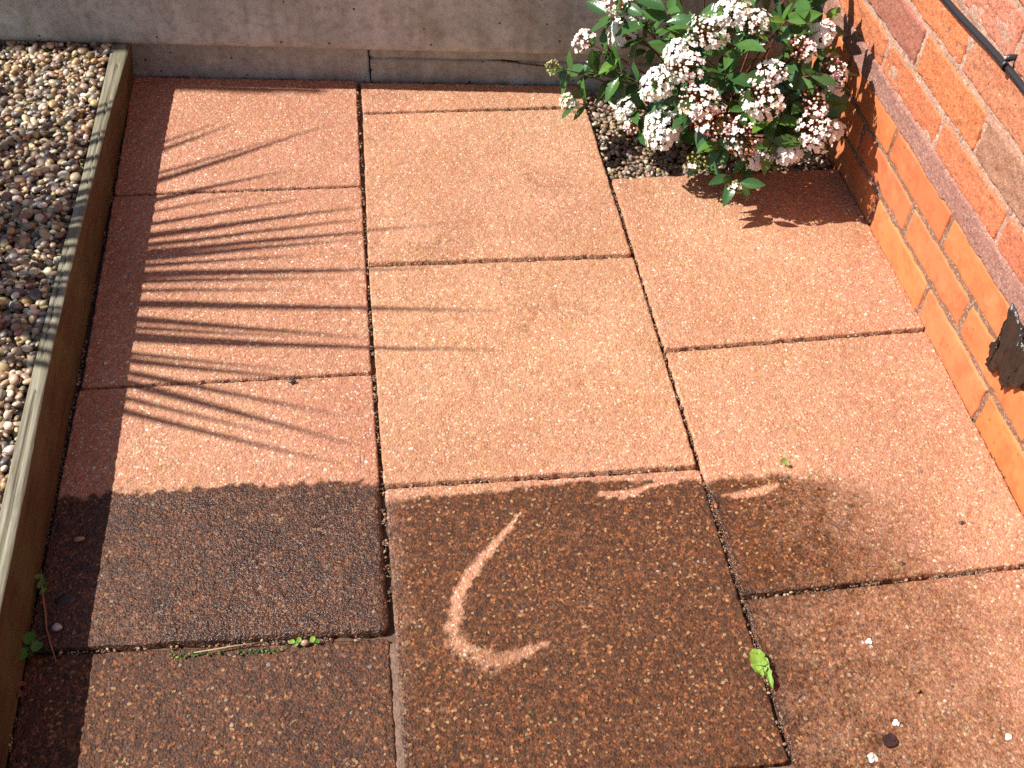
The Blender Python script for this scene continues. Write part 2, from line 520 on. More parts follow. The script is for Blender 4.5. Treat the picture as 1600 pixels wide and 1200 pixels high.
def dirt_at(X, Y, sid):
    n = fbm(X * 30, Y * 30, 3) - 0.5
    nf = fbm(X * 130, Y * 130, 9) - 0.5
    nb = fbm(X * 8, Y * 8, 5) - 0.5
    d = np.zeros_like(X); wet = np.zeros_like(X)
    if sid[0] == 'S':
        e = np.interp(X, B1[:, 0], B1[:, 1]) - Y + n * 0.014 + nf * 0.022
        d = sstep(-0.004, 0.010, e) * (0.92 + 0.25 * nb)
        if sid == 'S1': d = 1.0 + 0.3 * nb + 0.25 * n
        wet = sstep(-0.005, 0.012, e) * (0.8 + 0.5 * nb) * (.6 if sid == 'S1' else 1)
        # darker blotches close under the washed line
        d = d + 0.25 * sstep(0.09, 0.0, e) * (e > 0) * sstep(-0.2, 0.2, nb)
    if sid[0] == 'T':
        e = np.interp(X, B2[:, 0], B2[:, 1]) - Y + n * 0.016 + nf * 0.010
        d = sstep(-0.003, 0.012, e) * (0.95 + 0.25 * nb)
        st = polydist(X + n * .006, Y + nf * .006, CS, CW)
        soft = np.interp(Y, [-.29, -.24, -.2], [0.58, 0.68, 0.88])
        d = d * (1 - sstep(-0.30, 0.75, st + nf * 1.6) * soft)
        st = polydist(X + n * .01, Y + nf * .01, [(.306, -.044), (.33, -.047), (.35, -.048), (.372, -.038), (.422, -.030)], [.004, .008, .0085, .006, .004])
        d = d * (1 - sstep(-0.1, 0.5, st + nf))
        wet = d * 0.22
        edge = np.exp(-np.maximum(X, 0) / 0.012) * sstep(0.0, -0.03, Y)
        wet = np.maximum(wet, edge)
        d = d * (1 - 0.40 * np.exp(-np.maximum(X, 0) / 0.02) * sstep(-.2, .1, nb))
        if sid in ('T2', 'T3', 'T4'):
            d = np.maximum(d * 0, 0.16 * sstep(.30, .45, X) * sstep(.7, .92, Y) * sstep(-.15, .2, nb + n))
            d = np.maximum(d, 0.14 * sstep(.02, 0.0, X) * sstep(.3, .0, Y))
            wet = wet * 0
    if sid[0] == 'V':
        e = np.interp(X, [.46, .508, .556, .606, .677, .73, .95], [-.029, -.030, -.029, -.026, -.035, -.055, -.08]) - Y + n * .02 + nf * .014
        kx = sstep(.56, .74, X)
        lat = np.interp(X + 0.07 * nb + .05 * n, [.46, .50, .55, .62, .68, .74, .80], [1.0, 0.92, 0.84, 0.72, 0.58, 0.40, 0.18])
        d2 = sstep(-0.004 - .05 * kx, 0.018 + .07 * kx, e) * lat
        st = polydist(X + n * .012, Y + nf * .01, [(.476, -.067), (.505, -.068), (.53, -.065), (.563, -.055)], [.004, .009, .009, .003])
        d2 = d2 * (1 - 0.75 * sstep(-0.1, 0.6, st + nf))
        if sid == 'V1':
            d2 = np.interp(X + 0.05 * nb + .05 * n, [.46, .5, .6, .72, .82, .9], [0.84, 0.76, 0.66, 0.52, 0.36, 0.26])
        j = np.exp(-((Y + .230 + n * .01) / .009) ** 2) * sstep(.70, .60, X + n * .05)
        d = np.maximum(d2, j * 0.95)
        wet = np.maximum(j * 0.8, np.exp(-np.maximum(X - .465, 0) / 0.008) * sstep(-.02, -.06, Y))
        if sid == 'V1': wet = np.maximum(wet, .35 * sstep(.6, .46, X))
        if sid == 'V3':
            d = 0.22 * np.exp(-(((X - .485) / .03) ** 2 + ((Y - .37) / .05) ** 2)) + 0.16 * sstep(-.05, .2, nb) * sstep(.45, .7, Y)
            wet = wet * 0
    d = np.maximum(d, 0.30 * sstep(.06, .30, fbm(X * 6, Y * 6, 71) - .5 + .25 * n))
    return np.clip(d, 0, 1), np.clip(wet, 0, 1)


TONE = {'S1': .1, 'S2': .1, 'S3': .15, 'S4': .10, 'T1': .5, 'T2': .95, 'T3': .75, 'T4': .6, 'V1': .60, 'V2': .62, 'V3': .50}


def slab(sid, quad, ztilt, label, rc=0.0038):
    """quad: near-left, near-right, far-right, far-left (x, y); ztilt: near z, far z"""
    q = np.array(quad, float)
    cx, cy = q.mean(0)
    L = np.linalg.norm(q[1] - q[0]); W = np.linalg.norm(q[3] - q[0])
    def axis(n, size):
        e = np.array([0, .0012, .0025, .004, .006, .009])
        return np.concatenate([e, np.linspace(0.0125, size - 0.0125, n), (size - e)[::-1]]) / size
    us = axis(max(10, int(L / 0.0034)), L); vs = axis(max(10, int(W / 0.0034)), W)
    Ug, Vg = np.meshgrid(us, vs)
    nu, nv = len(us), len(vs)
    def P(k):
        return (q[0, k] * (1 - Ug) * (1 - Vg) + q[1, k] * Ug * (1 - Vg) + q[2, k] * Ug * Vg + q[3, k] * (1 - Ug) * Vg)
    X = P(0); Y = P(1)
    # worn edges: the border wanders a millimetre or two
    du = np.minimum(Ug, 1 - Ug) * L; dv = np.minimum(Vg, 1 - Vg) * W
    wob = lambda a, s: ((vn(a * 30, a * 0 + 3.3, s) - .5) * 2.2 + (vn(a * 110, a * 0 + 1.3, s + 5) - .5) * 2.4) * 0.001
    s0 = abs(hash(sid)) % 1000 if False else sum(ord(ch) * (i + 3) for i, ch in enumerate(sid))
    X = X + np.where(Ug < .5, 1, -1) * np.exp(-du / .012) * (np.abs(wob(Y, s0 + 1)))
    Y = Y + np.where(Vg < .5, 1, -1) * np.exp(-dv / .012) * (np.abs(wob(X, s0 + 2)))
    # rounded arris
    rcs = np.full(X.shape, rc)
    if sid == 'S2':
        rcs = np.where((Ug > .5) & (Vg < .5), 0.012, rc)
    ax = np.maximum(rcs - du, 0); ay = np.maximum(rcs - dv, 0)
    inner = np.hypot(ax, ay) / rcs
    chip = fbm(X * 160, Y * 160, s0 + 8)
    drop = np.clip(inner - (0.25 + 0.22 * (chip - .5)), 0, None) ** 2 * rcs * 0.9
    drop = np.where(np.hypot(ax, ay) > rcs, drop + 0.012, drop)
    Z = ztilt[0] + (ztilt[1] - ztilt[0]) * Vg
    Z = Z + (fbm(X * 7, Y * 7, s0) - .5) * 0.004 * np.clip(np.minimum(du, dv) / .05, 0, 1)
    Z = Z + (fbm(X * 170, Y * 170, s0 + 3, 3) - .5) * 0.0030 + (vn(X * 330, Y * 330, s0 + 4) - .5) * 0.0012
    Z = Z - drop
    d, wet = dirt_at(X, Y, sid)
    # skirt down to the bed
    top = np.stack([X, Y, Z], 2).reshape(-1, 3)
    idx = np.arange(nu * nv).reshape(nv, nu)
    f = np.stack([idx[:-1, :-1], idx[:-1, 1:], idx[1:, 1:], idx[1:, :-1]], 2).reshape(-1, 4)
    ring = np.concatenate([idx[0, :], idx[1:, -1], idx[-1, -2::-1], idx[-2:0:-1, 0]])
    low = top[ring].copy(); low[:, 2] = -0.040
    base = len(top); k = len(ring)
    i0 = np.arange(k); i1 = (i0 + 1) % k
    fs = np.stack([ring[i0], base + i0, base + i1, ring[i1]], 1)
    v = np.concatenate([top, low]); f = np.concatenate([f, fs])
    me = fast_mesh('paving_slab', v, f, 4)
    dd = np.concatenate([d.ravel(), d.ravel()[ring]]); ww = np.concatenate([wet.ravel(), wet.ravel()[ring]])
    set_attr(me, 'tone', np.clip(TONE.get(sid, .5) + (fbm(v[:, 0] * 3.3, v[:, 1] * 3.3, 61) - .5) * 1.3, 0, 1)); set_attr(me, 'dirt', dd); set_attr(me, 'wet', ww)
    o = link('paving_slab', me, M_SLAB)
    recentre(o, (cx, cy, -0.040))
    tag(o, label, 'paving slab', 'textured red paving slabs of the patio')
    return o


slab('S1', [(-.4500, -.690), (-.0075, -.700), (-.0070, -.2415), (-.4555, -.2185)], (-.003, -.003),
     'grimy slab beside the timber edging, nearest the camera below the weedy joint')
slab('S2', [(-.4546, -.2150), (-.0055, -.2353), (-.0090, .2190), (-.4511, .2280)], (.004, .000),
     'half washed slab beside the timber edging, dark wet grit on its near half')
slab('S3', [(-.4480, .2310), (-.0095, .2240), (-.0080, .6950), (-.4528, .7025)], (.001, .000),
     'clean slab with the densest palm leaf shadow stripes, second from the back fence')
slab('S4', [(-.4520, .7060), (-.0085, .6985), (-.0060, 1.0520), (-.4576, 1.0960)], (.002, .001),
     'clean slab in the back left corner between timber edging and concrete edging')
slab('T0', [(.0010, -.925), (.4560, -.930), (.4575, -.4750), (.0014, -.4650)], (.000, .000),
     'slab of which only the far edge shows at the bottom of the middle row')
slab('T1', [(.0014, -.4520), (.4565, -.4595), (.4574, -.0135), (-.0010, -.0040)], (.000, -.001),
     'dark grimy slab with a pale curved washed stroke across it')
slab('T2', [(-.0023, .0000), (.4545, -.0090), (.4560, .4590), (-.0043, .4725)], (.003, .000),
     'large clean slab right behind the dark slab with the curved washed stroke')
slab('T3', [(-.0050, .4770), (.4535, .4635), (.4538, .9190), (.0025, .9290)], (.0042, .001),
     'clean middle slab left of the flower bed, in front of the narrow cut strip')
slab('T4', [(.0031, .9325), (.4523, .9260), (.4506, 1.0020), (.0022, 1.0450)], (.003, .001),
     'narrow cut strip of slab against the concrete edging beside the bush')
slab('V1', [(.4600, -.690), (.9060, -.685), (.9060, -.2260), (.4625, -.2350)], (.000, -.001),
     'lightly stained slab by the brick wall nearest the camera, strewn with white petals')
slab('V2', [(.4610, -.2310), (.9000, -.2220), (.9070, .2345), (.4605, .2250)], (.003, .000),
     'slab by the brick wall fading from dirty brown on its left to clean orange')
slab('V3', [(.4600, .2290), (.9075, .2385), (.9060, .6807), (.4610, .6838)], (.0035, .001),
     'clean slab by the brick wall shaded at its back by the flowering bush')

# bedding between the slabs, wet sand in the open joint between left and middle rows
def bedding(x0, x1, y0, y1):
    nx = int((x1 - x0) / .008); ny = int((y1 - y0) / .008)
    X, Y = np.meshgrid(np.linspace(x0, x1, nx), np.linspace(y0, y1, ny))
    Z = -.0105 + (fbm(X * 60, Y * 60, 91) - .5) * .010
    idx = np.arange(nx * ny).reshape(ny, nx)
    f = np.stack([idx[:-1, :-1], idx[:-1, 1:], idx[1:, 1:], idx[1:, :-1]], 2).reshape(-1, 4)
    tag(link('joint_bedding', fast_mesh('joint_bedding', np.stack([X, Y, Z], 2).reshape(-1, 3), f, 4), M_BED), kind='structure')


bedding(-.4605, .4570, -.94, 1.052)
bedding(.4575, .9095, -.94, .6825)
ys = np.linspace(-.70, -.243, 160)
n_ = fbm(ys * 60, ys * 0, 4) - .5
top = [(-.0105, -.004), (-.004, -.0035), (.003, -.004)]
v = []
for y, w in zip(ys, n_):
    for x, z in top:
        v.append((x, y, z - .0020 + w * .003 + (-.006 if y > -.247 else 0)))
f = [(i * 3 + k, i * 3 + k + 1, (i + 1) * 3 + k + 1, (i + 1) * 3 + k) for i in range(159) for k in range(2)]
js = link('joint_sand', fast_mesh('joint_sand', v, f, 4), M_SAND)
tag(js, kind='structure')
xs = np.linspace(.20, .462, 90)
v = []
for x in xs:
    w = fbm(np.array([x * 50]), np.array([.3]), 6)[0] - .5
    for y, z in ((-.4760, -.006), (-.467 + .006 * w, -.0012 + .002 * w), (-.4570 + .004 * w, -.004)):
        v.append((x, y - .0105 * (x - .0014) / .455 + .004, z))
f = [(i * 3 + k, i * 3 + k + 1, (i + 1) * 3 + k + 1, (i + 1) * 3 + k) for i in range(89) for k in range(2)]
jp = link('puddle_sand', fast_mesh('puddle_sand', v, f, 4), M_SAND)
tag(jp, kind='structure')

# ------------------------------------------------------------------ timber edging board
def timber():
    stations = [(-.95, -.458, -.452, -.488), (-.40, -.458, -.455, -.487), (-.223, -.458, -.455, -.487), (.045, -.4585, -.456, -.4855),
                (.163, -.462, -.455, -.485), (.434, -.4595, -.456, -.4825), (.593, -.4565, -.458, -.478),
                (.80, -.452, -.460, -.478), (.95, -.447, -.4605, -.478), (1.078, -.440, -.4605, -.478)]
    st = np.array(stations)
    Y = np.linspace(-.95, 1.076, 340)
    xi = np.interp(Y, st[:, 0], st[:, 1]); xb = np.interp(Y, st[:, 0], st[:, 2]); xo = np.interp(Y, st[:, 0], st[:, 3])
    sm = np.ones(31) / 31
    def smooth(a): return np.convolve(np.pad(a, 15, 'edge'), sm, 'valid')
    xi, xb, xo = smooth(xi), smooth(xb), smooth(xo)
    zt = np.interp(Y, [-.95, -.2, .1, .45, .8, 1.08], [.094, .094, .097, .094, .090, .086])
    rows = []; mats = []
    prof_n = 0
    for y, a, b, o, z in zip(Y, xi, xb, xo, zt):
        pr = []
        for k in range(9):                                    # inner face, bottom to top
            t = k / 8
            pr.append((b + (a - b) * t, -0.04 + (z - .004 + .04) * t, 0))
        pr.append((a - .0012, z - .0012, 1)); pr.append((a - .004, z, 1))
        for k in range(1, 9):
            t = k / 8
            pr.append((a - .004 + (o + .003 - a + .004) * t, z + .0008 * math.sin(t * 5), 1))
        pr.append((o + .0008, z - .0012, 1)); pr.append((o, z - .004, 0)); pr.append((o, -.04, 0))
        prof_n = len(pr)
        for (x, zz, m) in pr:
            rows.append((x, y, zz))
        mats = [m for (_, _, m) in pr]
    v = np.array(rows)
    g = (fbm(v[:, 0] * 300 + v[:, 2] * 300, v[:, 1] * 5, 2) - .5)
    v[:, 2] += g * .0022 * (v[:, 2] > .05)
    v[:, 0] += g * .0014 * (v[:, 2] <= .09)
    # long drying cracks along the top
    idx = np.arange(len(v)).reshape(len(Y), prof_n)
    for (col, y0, y1, dep) in ((13, .62, 1.0, .006), (14, -.30, .14, .005), (12, -.6, -.2, .002), (15, .2, .46, .004)):
        sel = (Y > y0) & (Y < y1)
        v[idx[sel, col], 2] -= dep
    f = []; mi = []
    for j in range(len(Y) - 1):
        for k in range(prof_n - 1):
            f.append((idx[j, k], idx[j + 1, k], idx[j + 1, k + 1], idx[j, k + 1]))
            mi.append(1 if (mats[k] and mats[k + 1]) else 0)
    me = fast_mesh('timber_edging', v, f, 4)
    bm = bmesh.new(); bm.from_mesh(me)
    bmesh.ops.holes_fill(bm, edges=[e for e in bm.edges if e.is_boundary], sides=0)
    bmesh.ops.recalc_face_normals(bm, faces=bm.faces)
    bm.to_mesh(me); bm.free()
    me.materials.append(M_TSIDE); me.materials.append(M_TTOP)
    arr = np.zeros(len(me.polygons), np.int32); arr[:len(mi)] = mi
    me.polygons.foreach_set('material_index', arr)
    o = link('timber_edging', me, [])
    recentre(o, (-.47, .05, -.04))
    tag(o, 'weathered timber edging board holding back the gravel beside the patio', 'edging board')


timber()

# ------------------------------------------------------------------ gravel
bm = bmesh.new(); bmesh.ops.create_icosphere(bm, subdivisions=2, radius=1.0)
ICO_V = np.array([v.co[:] for v in bm.verts]); ICO_F = np.array([[v.index for v in f.verts] for f in bm.faces]); bm.free()
PAL = np.array([(.60, .48, .31), (.74, .66, .52), (.50, .32, .14), (.33, .20, .10), (.22, .145, .09), (.27, .22, .165),
                (.17, .155, .14), (.38, .265, .17), (.53, .40, .25), (.29, .175, .125), (.11, .10, .09), (.64, .50, .24), (.43, .355, .27)])
PW = np.array([12, 12, 5, 9, 11, 9, 9, 10, 10, 8, 6, 4, 7], float); PW /= PW.sum()


def pebbles(name, pts, rmin, rmax, pal, pw, flat=(.45, .8)):
    n = len(pts)
    R = rmin + (rmax - rmin) * rng.random(n) ** 1.6
    sx = R * rng.uniform(.95, 1.35, n); sy = R * rng.uniform(.75, 1.0, n); sz = R * rng.uniform(*flat, n)
    # tilt little, spin freely
    yaw = rng.uniform(0, 2 * np.pi, n); tilt = rng.normal(0, .38, n); rol = rng.normal(0, .38, n)
    ca, sa = np.cos(yaw), np.sin(yaw); cb, sb = np.cos(tilt), np.sin(tilt); cc, s3 = np.cos(rol), np.sin(rol)
    base = ICO_V[None] * np.stack([sx, sy, sz], 1)[:, None, :]
    # lumpy: a smooth random bulge per pebble
    ph = rng.uniform(0, 6.28, (n, 3)); fr = rng.uniform(1.2, 2.4, (n, 3))
    lump = 1 + .11 * (np.sin(ICO_V[None, :, 0] * fr[:, None, 0] + ph[:, None, 0]) + np.sin(ICO_V[None, :, 1] * fr[:, None, 1] + ph[:, None, 1]) + np.sin(ICO_V[None, :, 2] * fr[:, None, 2] + ph[:, None, 2]))
    base = base * lump[:, :, None]
    x, y, z = base[..., 0], base[..., 1], base[..., 2]
    y, z = y * cc[:, None] - z * s3[:, None], y * s3[:, None] + z * cc[:, None]
    x, z = x * cb[:, None] + z * sb[:, None], -x * sb[:, None] + z * cb[:, None]
    x, y = x * ca[:, None] - y * sa[:, None], x * sa[:, None] + y * ca[:, None]
    V = np.stack([x, y, z], 2) + np.asarray(pts)[:, None, :]
    F = ICO_F[None] + (np.arange(n) * len(ICO_V))[:, None, None]
    cols = pal[rng.choice(len(pal), n, p=pw)] * rng.uniform(.75, 1.2, (n, 1)) * (1 + rng.normal(0, .05, (n, 3)))
    me = fast_mesh(name, V.reshape(-1, 3), F.reshape(-1, 3), 3)
    set_col(me, 'tint', np.repeat(np.clip(cols, 0.02, .9), len(ICO_V), 0))
    return me


def scatter(x0, x1, y0, y1, step):
    xs = np.arange(x0, x1, step); ys = np.arange(y0, y1, step)
    X, Y = np.meshgrid(xs, ys)
    X = X + (np.arange(len(ys)) % 2)[:, None] * step * .5
    X = X + rng.uniform(-.42, .42, X.shape) * step; Y = Y + rng.uniform(-.42, .42, Y.shape) * step
    return X.ravel(), Y.ravel()


def fence_y(x): return 1.058 - .108 * x


pts = []
for (x0, x1, step, z0, z1) in ((-.86, -.488, .0118, .060, .068), (-.86, -.486, .0110, .068, .078), (-.86, -.486, .0112, .076, .088),
                               (-2.6, -.86, .019, .058, .070), (-2.6, -.86, .021, .070, .083)):
    X, Y = scatter(x0, x1, -.85, 1.30, step)
    ok = (Y < fence_y(X) - .006) & (X < np.interp(Y, [.3, .7, 1.05], [-.489, -.484, -.468]))
    X, Y = X[ok], Y[ok]
    Z = rng.uniform(z0, z1, len(X)) + (fbm(X * 9, Y * 9, 8) - .5) * .012
    pts.append(np.stack([X, Y, Z], 1))
pts = np.concatenate(pts)
gv = link('gravel', pebbles('gravel', pts, .0042, .0094, PAL, PW), M_PEB)
tag(gv, 'loose rounded pebble gravel in white, tan, brown and grey behind the timber edging', 'gravel', kind='stuff')
gb = sheet('gravel_bed', -2.7, -.486, -.9, 1.36, .058, M_GBED, 2)
tag(gb, kind='structure')

# flower bed by the wall: small wet stones on soil
bedm = sheet('flower_bed', .452, .9095, .686, 1.02, -.027, M_SOIL, 2)
tag(bedm, kind='structure')
pts = []
for (step, z0, z1) in ((.0085, -.024, -.017), (.0100, -.018, -.008)):
    X, Y = scatter(.458, .905, .690, 1.0, step)
    ok = (Y < fence_y(X) - .008)
    X, Y = X[ok], Y[ok]
    pts.append(np.stack([X, Y, rng.uniform(z0, z1, len(X)) + (fbm(X * 14, Y * 14, 31) - .5) * .010], 1))
pts = np.concatenate(pts)
PAL2 = np.array([(.17, .115, .08), (.28, .195, .135), (.38, .27, .18), (.50, .40, .29), (.64, .57, .47), (.24, .19, .16), (.44, .28, .13)])
bg = link('bed_gravel', pebbles('bed_gravel', pts, .0034, .0072, PAL2, np.array([.24, .24, .17, .09, .05, .15, .06])), M_PEB)
tag(bg, 'fine damp brown grit covering the flower bed under the bush', 'grit', kind='stuff')


# ------------------------------------------------------------------ back fence: concrete board over low concrete edging
def board(name, x0, x1, yoff, prof, mat, nx, seed, label, cat, amp=.0016):
    """prof: list of (dy towards the viewer, z) from the bottom back round the front to the top"""
    xs = np.linspace(x0, x1, nx)
    v = []
    m = len(prof)
    for x in xs:
        yb = fence_y(x) + yoff
        for (dy, z) in prof:
            v.append((x, yb - dy, z))
    v = np.array(v)
    n = fbm(v[:, 0] * 45, v[:, 2] * 60 + v[:, 1] * 20, seed) - .5
    v[:, 1] += n * amp * 2
    v[:, 2] += (fbm(v[:, 0] * 25, v[:, 0] * 0, seed + 3) - .5) * .004
    f = []
    for i in range(nx - 1):
        for k in range(m - 1):
            f.append((i * m + k, (i + 1) * m + k, (i + 1) * m + k + 1, i * m + k + 1))
    me = fast_mesh(name, v, f, 4)
    bm = bmesh.new(); bm.from_mesh(me)
    bmesh.ops.holes_fill(bm, edges=[e for e in bm.edges if e.is_boundary], sides=0)
    bmesh.ops.recalc_face_normals(bm, faces=bm.faces)
    bm.to_mesh(me); bm.free()
    o = link(name, me, mat)
    recentre(o, ((x0 + x1) / 2, fence_y((x0 + x1) / 2), min(p[1] for p in prof)))
    tag(o, label, cat)
    return o


zf = np.linspace(.102, .330, 22)
prof = [(-.03, .084), (.0, .083), (.022, .083), (.027, .085), (.031, .090), (.033, .096)] + [(.034, z) for z in zf] + [(.031, .337), (.024, .341), (-.03, .341)]
board('concrete_gravel_board', -2.75, .935, 0, prof, M_CONC, 420, 11,
      'long grey pitted concrete board along the back of the patio', 'fence board')
zl = np.linspace(-.044, .079, 14)
prof = [(-.20, -.044)] + [(0, z) for z in zl] + [(-.20, .079)]
board('concrete_edging', -.478, .0222, 0, prof, M_CONC2, 90, 23,
      'low concrete edging behind the left row of slabs, under the long grey board', 'edging')
prof = [(-.20, -.044)] + [(0, z) for z in np.linspace(-.044, .047, 10)] + [(-.004, .0485), (-.005, .0505), (-.001, .052)] + [(.001, z) for z in np.linspace(.053, .078, 5)] + [(-.20, .078)]
board('concrete_edging', .0248, .935, 0, prof, M_CONC2, 120, 29,
      'low concrete edging with a level crack along it, behind the middle slabs and bush', 'edging')

# unseen timber panel added beyond the frame to cast the shadow strip along the fence
fp = empty('shadow_fence_panel', (-2.2, fence_y(-2.2), .341))
tag(fp, 'unseen tall timber panel added on the left end of the concrete board for its shadow', 'fence panel')
for i in range(11):
    mb = MB()
    x0 = -2.74 + i * .1
    x1 = x0 + .096
    for (a, b) in ((x0, x1),):
        ya, yb = fence_y(a), fence_y(b)
        off = .004 * (i % 2)
        vs = [(a, ya - .030 - off, .345), (b, yb - .030 - off, .345), (b, yb - .012 - off, .345), (a, ya - .012 - off, .345)]
        vs += [(x, y, 1.78) for (x, y, z) in vs]
        mb.add([Vector(v_) - Vector((-2.2, fence_y(-2.2), .341)) for v_ in vs],
               [(3, 2, 1, 0), (4, 5, 6, 7), (0, 1, 5, 4), (1, 2, 6, 5), (2, 3, 7, 6), (3, 0, 4, 7)])
    mb.build('board', M_TSIDE, fp, smooth=False)


# ------------------------------------------------------------------ brick wall
WX = 0.9100
wall = empty('brick_wall', (WX, .2, -.04))
tag(wall, 'orange brick house wall with three smooth courses below rough ones', 'wall')
WO = Vector((WX, .2, -.04))
SMOOTH_C = [(.64, .205, .066), (.66, .220, .074), (.61, .188, .060), (.65, .208, .068)]
RUST = {'o': (.66, .205, .078), 'r': (.60, .175, .078), 'p': (.42, .150, .105), 'b': (.40, .215, .125), 'k': (.64, .230, .115)}
courses = [  # z0, z1, a joint y, rustic
    (-.0450, .0600, .277, 0), (.0700, .1285, .165, 0), (.1385, .1960, .291, 0),
    (.2390, .2935, .410, 1), (.3035, .3690, .304, 1), (.3785, .4440, .417, 1), (.4535, .5200, .304, 1), (.5300, .5950, .42, 1), (.6050, .6700, .304, 1)]
named = {(3, 0): 'o', (3, 1): 'o', (3, -1): 'o', (3, 2): 'k', (4, 1): 'p', (4, 0): 'o', (4, -1): 'b', (5, 0): 'o', (5, -1): 'k', (5, 1): 'o', (6, 0): 'k', (6, -1): 'k', (6, 1): 'o',
         (4, 2): 'o', (5, -2): 'b', (4, -2): 'o', (3, -2): 'r'}
PITCH = .2365
V_, F_, T_, R_ = [], [], [], []
base = 0
z = .68
k = 0
while z < 2.4:
    courses.append((z, z + .0655, .304 if k % 2 else .42, 2)); z += .075; k += 1
for ci, (z0, z1, j0, rus) in enumerate(courses):
    n0 = int(math.ceil((-1.1 - j0) / PITCH)); n1 = int(math.floor((1.1 - j0) / PITCH))
    for bi in range(n0, n1 + 1):
        ya = j0 + bi * PITCH + .005; yb = ya + PITCH - .010
        if rus == 0:
            ya += .0003; yb -= .0003
        yb = min(yb, .985)
        if yb - ya < .03: continue
        rj = random.Random(ci * 100 + bi)
        if rus == 0: colr = SMOOTH_C[(ci * 7 + bi * 3) % 4]
        else: colr = RUST[named.get((ci, bi), rj.choice('ooorkkrb'))]
        colr = np.array(colr) * rj.uniform(.88, 1.02) * np.array([1, rj.uniform(.96, 1.04), rj.uniform(.95, 1.25)])
        step = .0034 if rus < 2 and ya > -.65 else .03
        e = [0, .0015, .003, .0055]
        def ax(L):
            n = max(2, int((L - .018) / step))
            return np.concatenate([e, np.linspace(.009, L - .009, n), [L - q for q in e[::-1]]])
        yy = ax(yb - ya); zz = ax(z1 - z0)
        Yg, Zg = np.meshgrid(ya + yy, z0 + zz)
        dy = np.minimum(Yg - ya, yb - Yg); dz = np.minimum(Zg - z0, z1 - Zg)
        s = ci * 31 + bi * 7 + 400
        r = .0035 if rus == 0 else .005
        rd = np.hypot(np.maximum(r - dy, 0), np.maximum(r - dz, 0)) / r
        X = WX - .003 + np.clip(rd - .25, 0, None) ** 2 * r * 1.3
        if rus:
            pr = .0016 * rj.uniform(-1, 1)
            X = X + pr + (fbm(Yg * 55, Zg * 75, s, 4) - .5) * .0050 + (fbm(Yg * 210, Zg * 260, s + 5, 3) - .5) * .0034
            Yg = Yg + np.exp(-dy / .01) * (fbm(Zg * 60, Zg * 0, s + 2) - .5) * .005
            Zg = Zg + np.exp(-dz / .01) * (fbm(Yg * 50, Yg * 0, s + 3) - .5) * .005
        else:
            X = X + (fbm(Yg * 14, Zg * 14, s, 3) - .5) * .0016 + .0010 * rj.uniform(-1, 1) + (vn(Yg * 200, Zg * 200, s) - .5) * .0003
            Yg = Yg + np.exp(-dy / .006) * (fbm(Zg * 60, Zg * 0, s + 2) - .5) * .004
            Zg = Zg + np.exp(-dz / .006) * (fbm(Yg * 50, Yg * 0, s + 3) - .5) * .004
            chipm = sstep(.60, .72, fbm(Yg * 38, Zg * 38, s + 9)) * np.exp(-np.minimum(dy, dz) / .004)
            X = X + chipm * .0035
        nv_, nu_ = X.shape
        top = np.stack([X, Yg, Zg], 2).reshape(-1, 3)
        idx = np.arange(nu_ * nv_).reshape(nv_, nu_)
        f = np.stack([idx[:-1, :-1], idx[1:, :-1], idx[1:, 1:], idx[:-1, 1:]], 2).reshape(-1, 4)
        ring = np.concatenate([idx[0, :], idx[1:, -1], idx[-1, -2::-1], idx[-2:0:-1, 0]])
        low = top[ring].copy(); low[:, 0] = WX + .03
        kk = len(ring); i0 = np.arange(kk); i1 = (i0 + 1) % kk
        fs = np.stack([ring[i0], ring[i1], len(top) + i1, len(top) + i0], 1)
        vv = np.concatenate([top, low])
        V_.append(vv); F_.append(np.concatenate([f, fs]) + base); base += len(vv)
        T_.append(np.repeat(colr[None], len(vv), 0)); R_.append(np.full(len(vv), 1.0 if rus else 0.0))
me = fast_mesh('brickwork', np.concatenate(V_) - np.array(WO), np.concatenate(F_), 4)
set_col(me, 'tint', np.concatenate(T_)); set_attr(me, 'rustic', np.concatenate(R_))
link('brickwork', me, M_BRICK, wall)


def mortar(name, y0, y1, z0, z1, x, amp, mat, step=.004, seed=1, ragged=0.0):
    ny = int((y1 - y0) / step) + 1; nz = max(3, int((z1 - z0) / step) + 1)
    Y, Z = np.meshgrid(np.linspace(y0, y1, ny), np.linspace(z0, z1, nz))
    X = x + (fbm(Y * 50, Z * 50, seed) - .5) * amp + (fbm(Y * 220, Z * 220, seed + 2, 3) - .5) * amp * .6
    if ragged:
        t = (Z - z0) / (z1 - z0)
        lo = (fbm(Y * 26, Y * 0, seed + 5, 5) - .5) * ragged; hi = (fbm(Y * 26, Y * 0 + 9, seed + 6, 5) - .5) * ragged
        Z = Z + lo * (1 - t) + hi * t
        X = X + .008 * (np.clip(np.abs(t - .5) * 2 - .80, 0, 1) / .20) ** 2
    v = np.stack([X, Y, Z], 2).reshape(-1, 3) - np.array(WO)
    idx = np.arange(ny * nz).reshape(nz, ny)
    f = np.stack([idx[:-1, :-1], idx[1:, :-1], idx[1:, 1:], idx[:-1, 1:]], 2).reshape(-1, 4)
    return link(name, fast_mesh(name, v, f, 4), mat, wall)


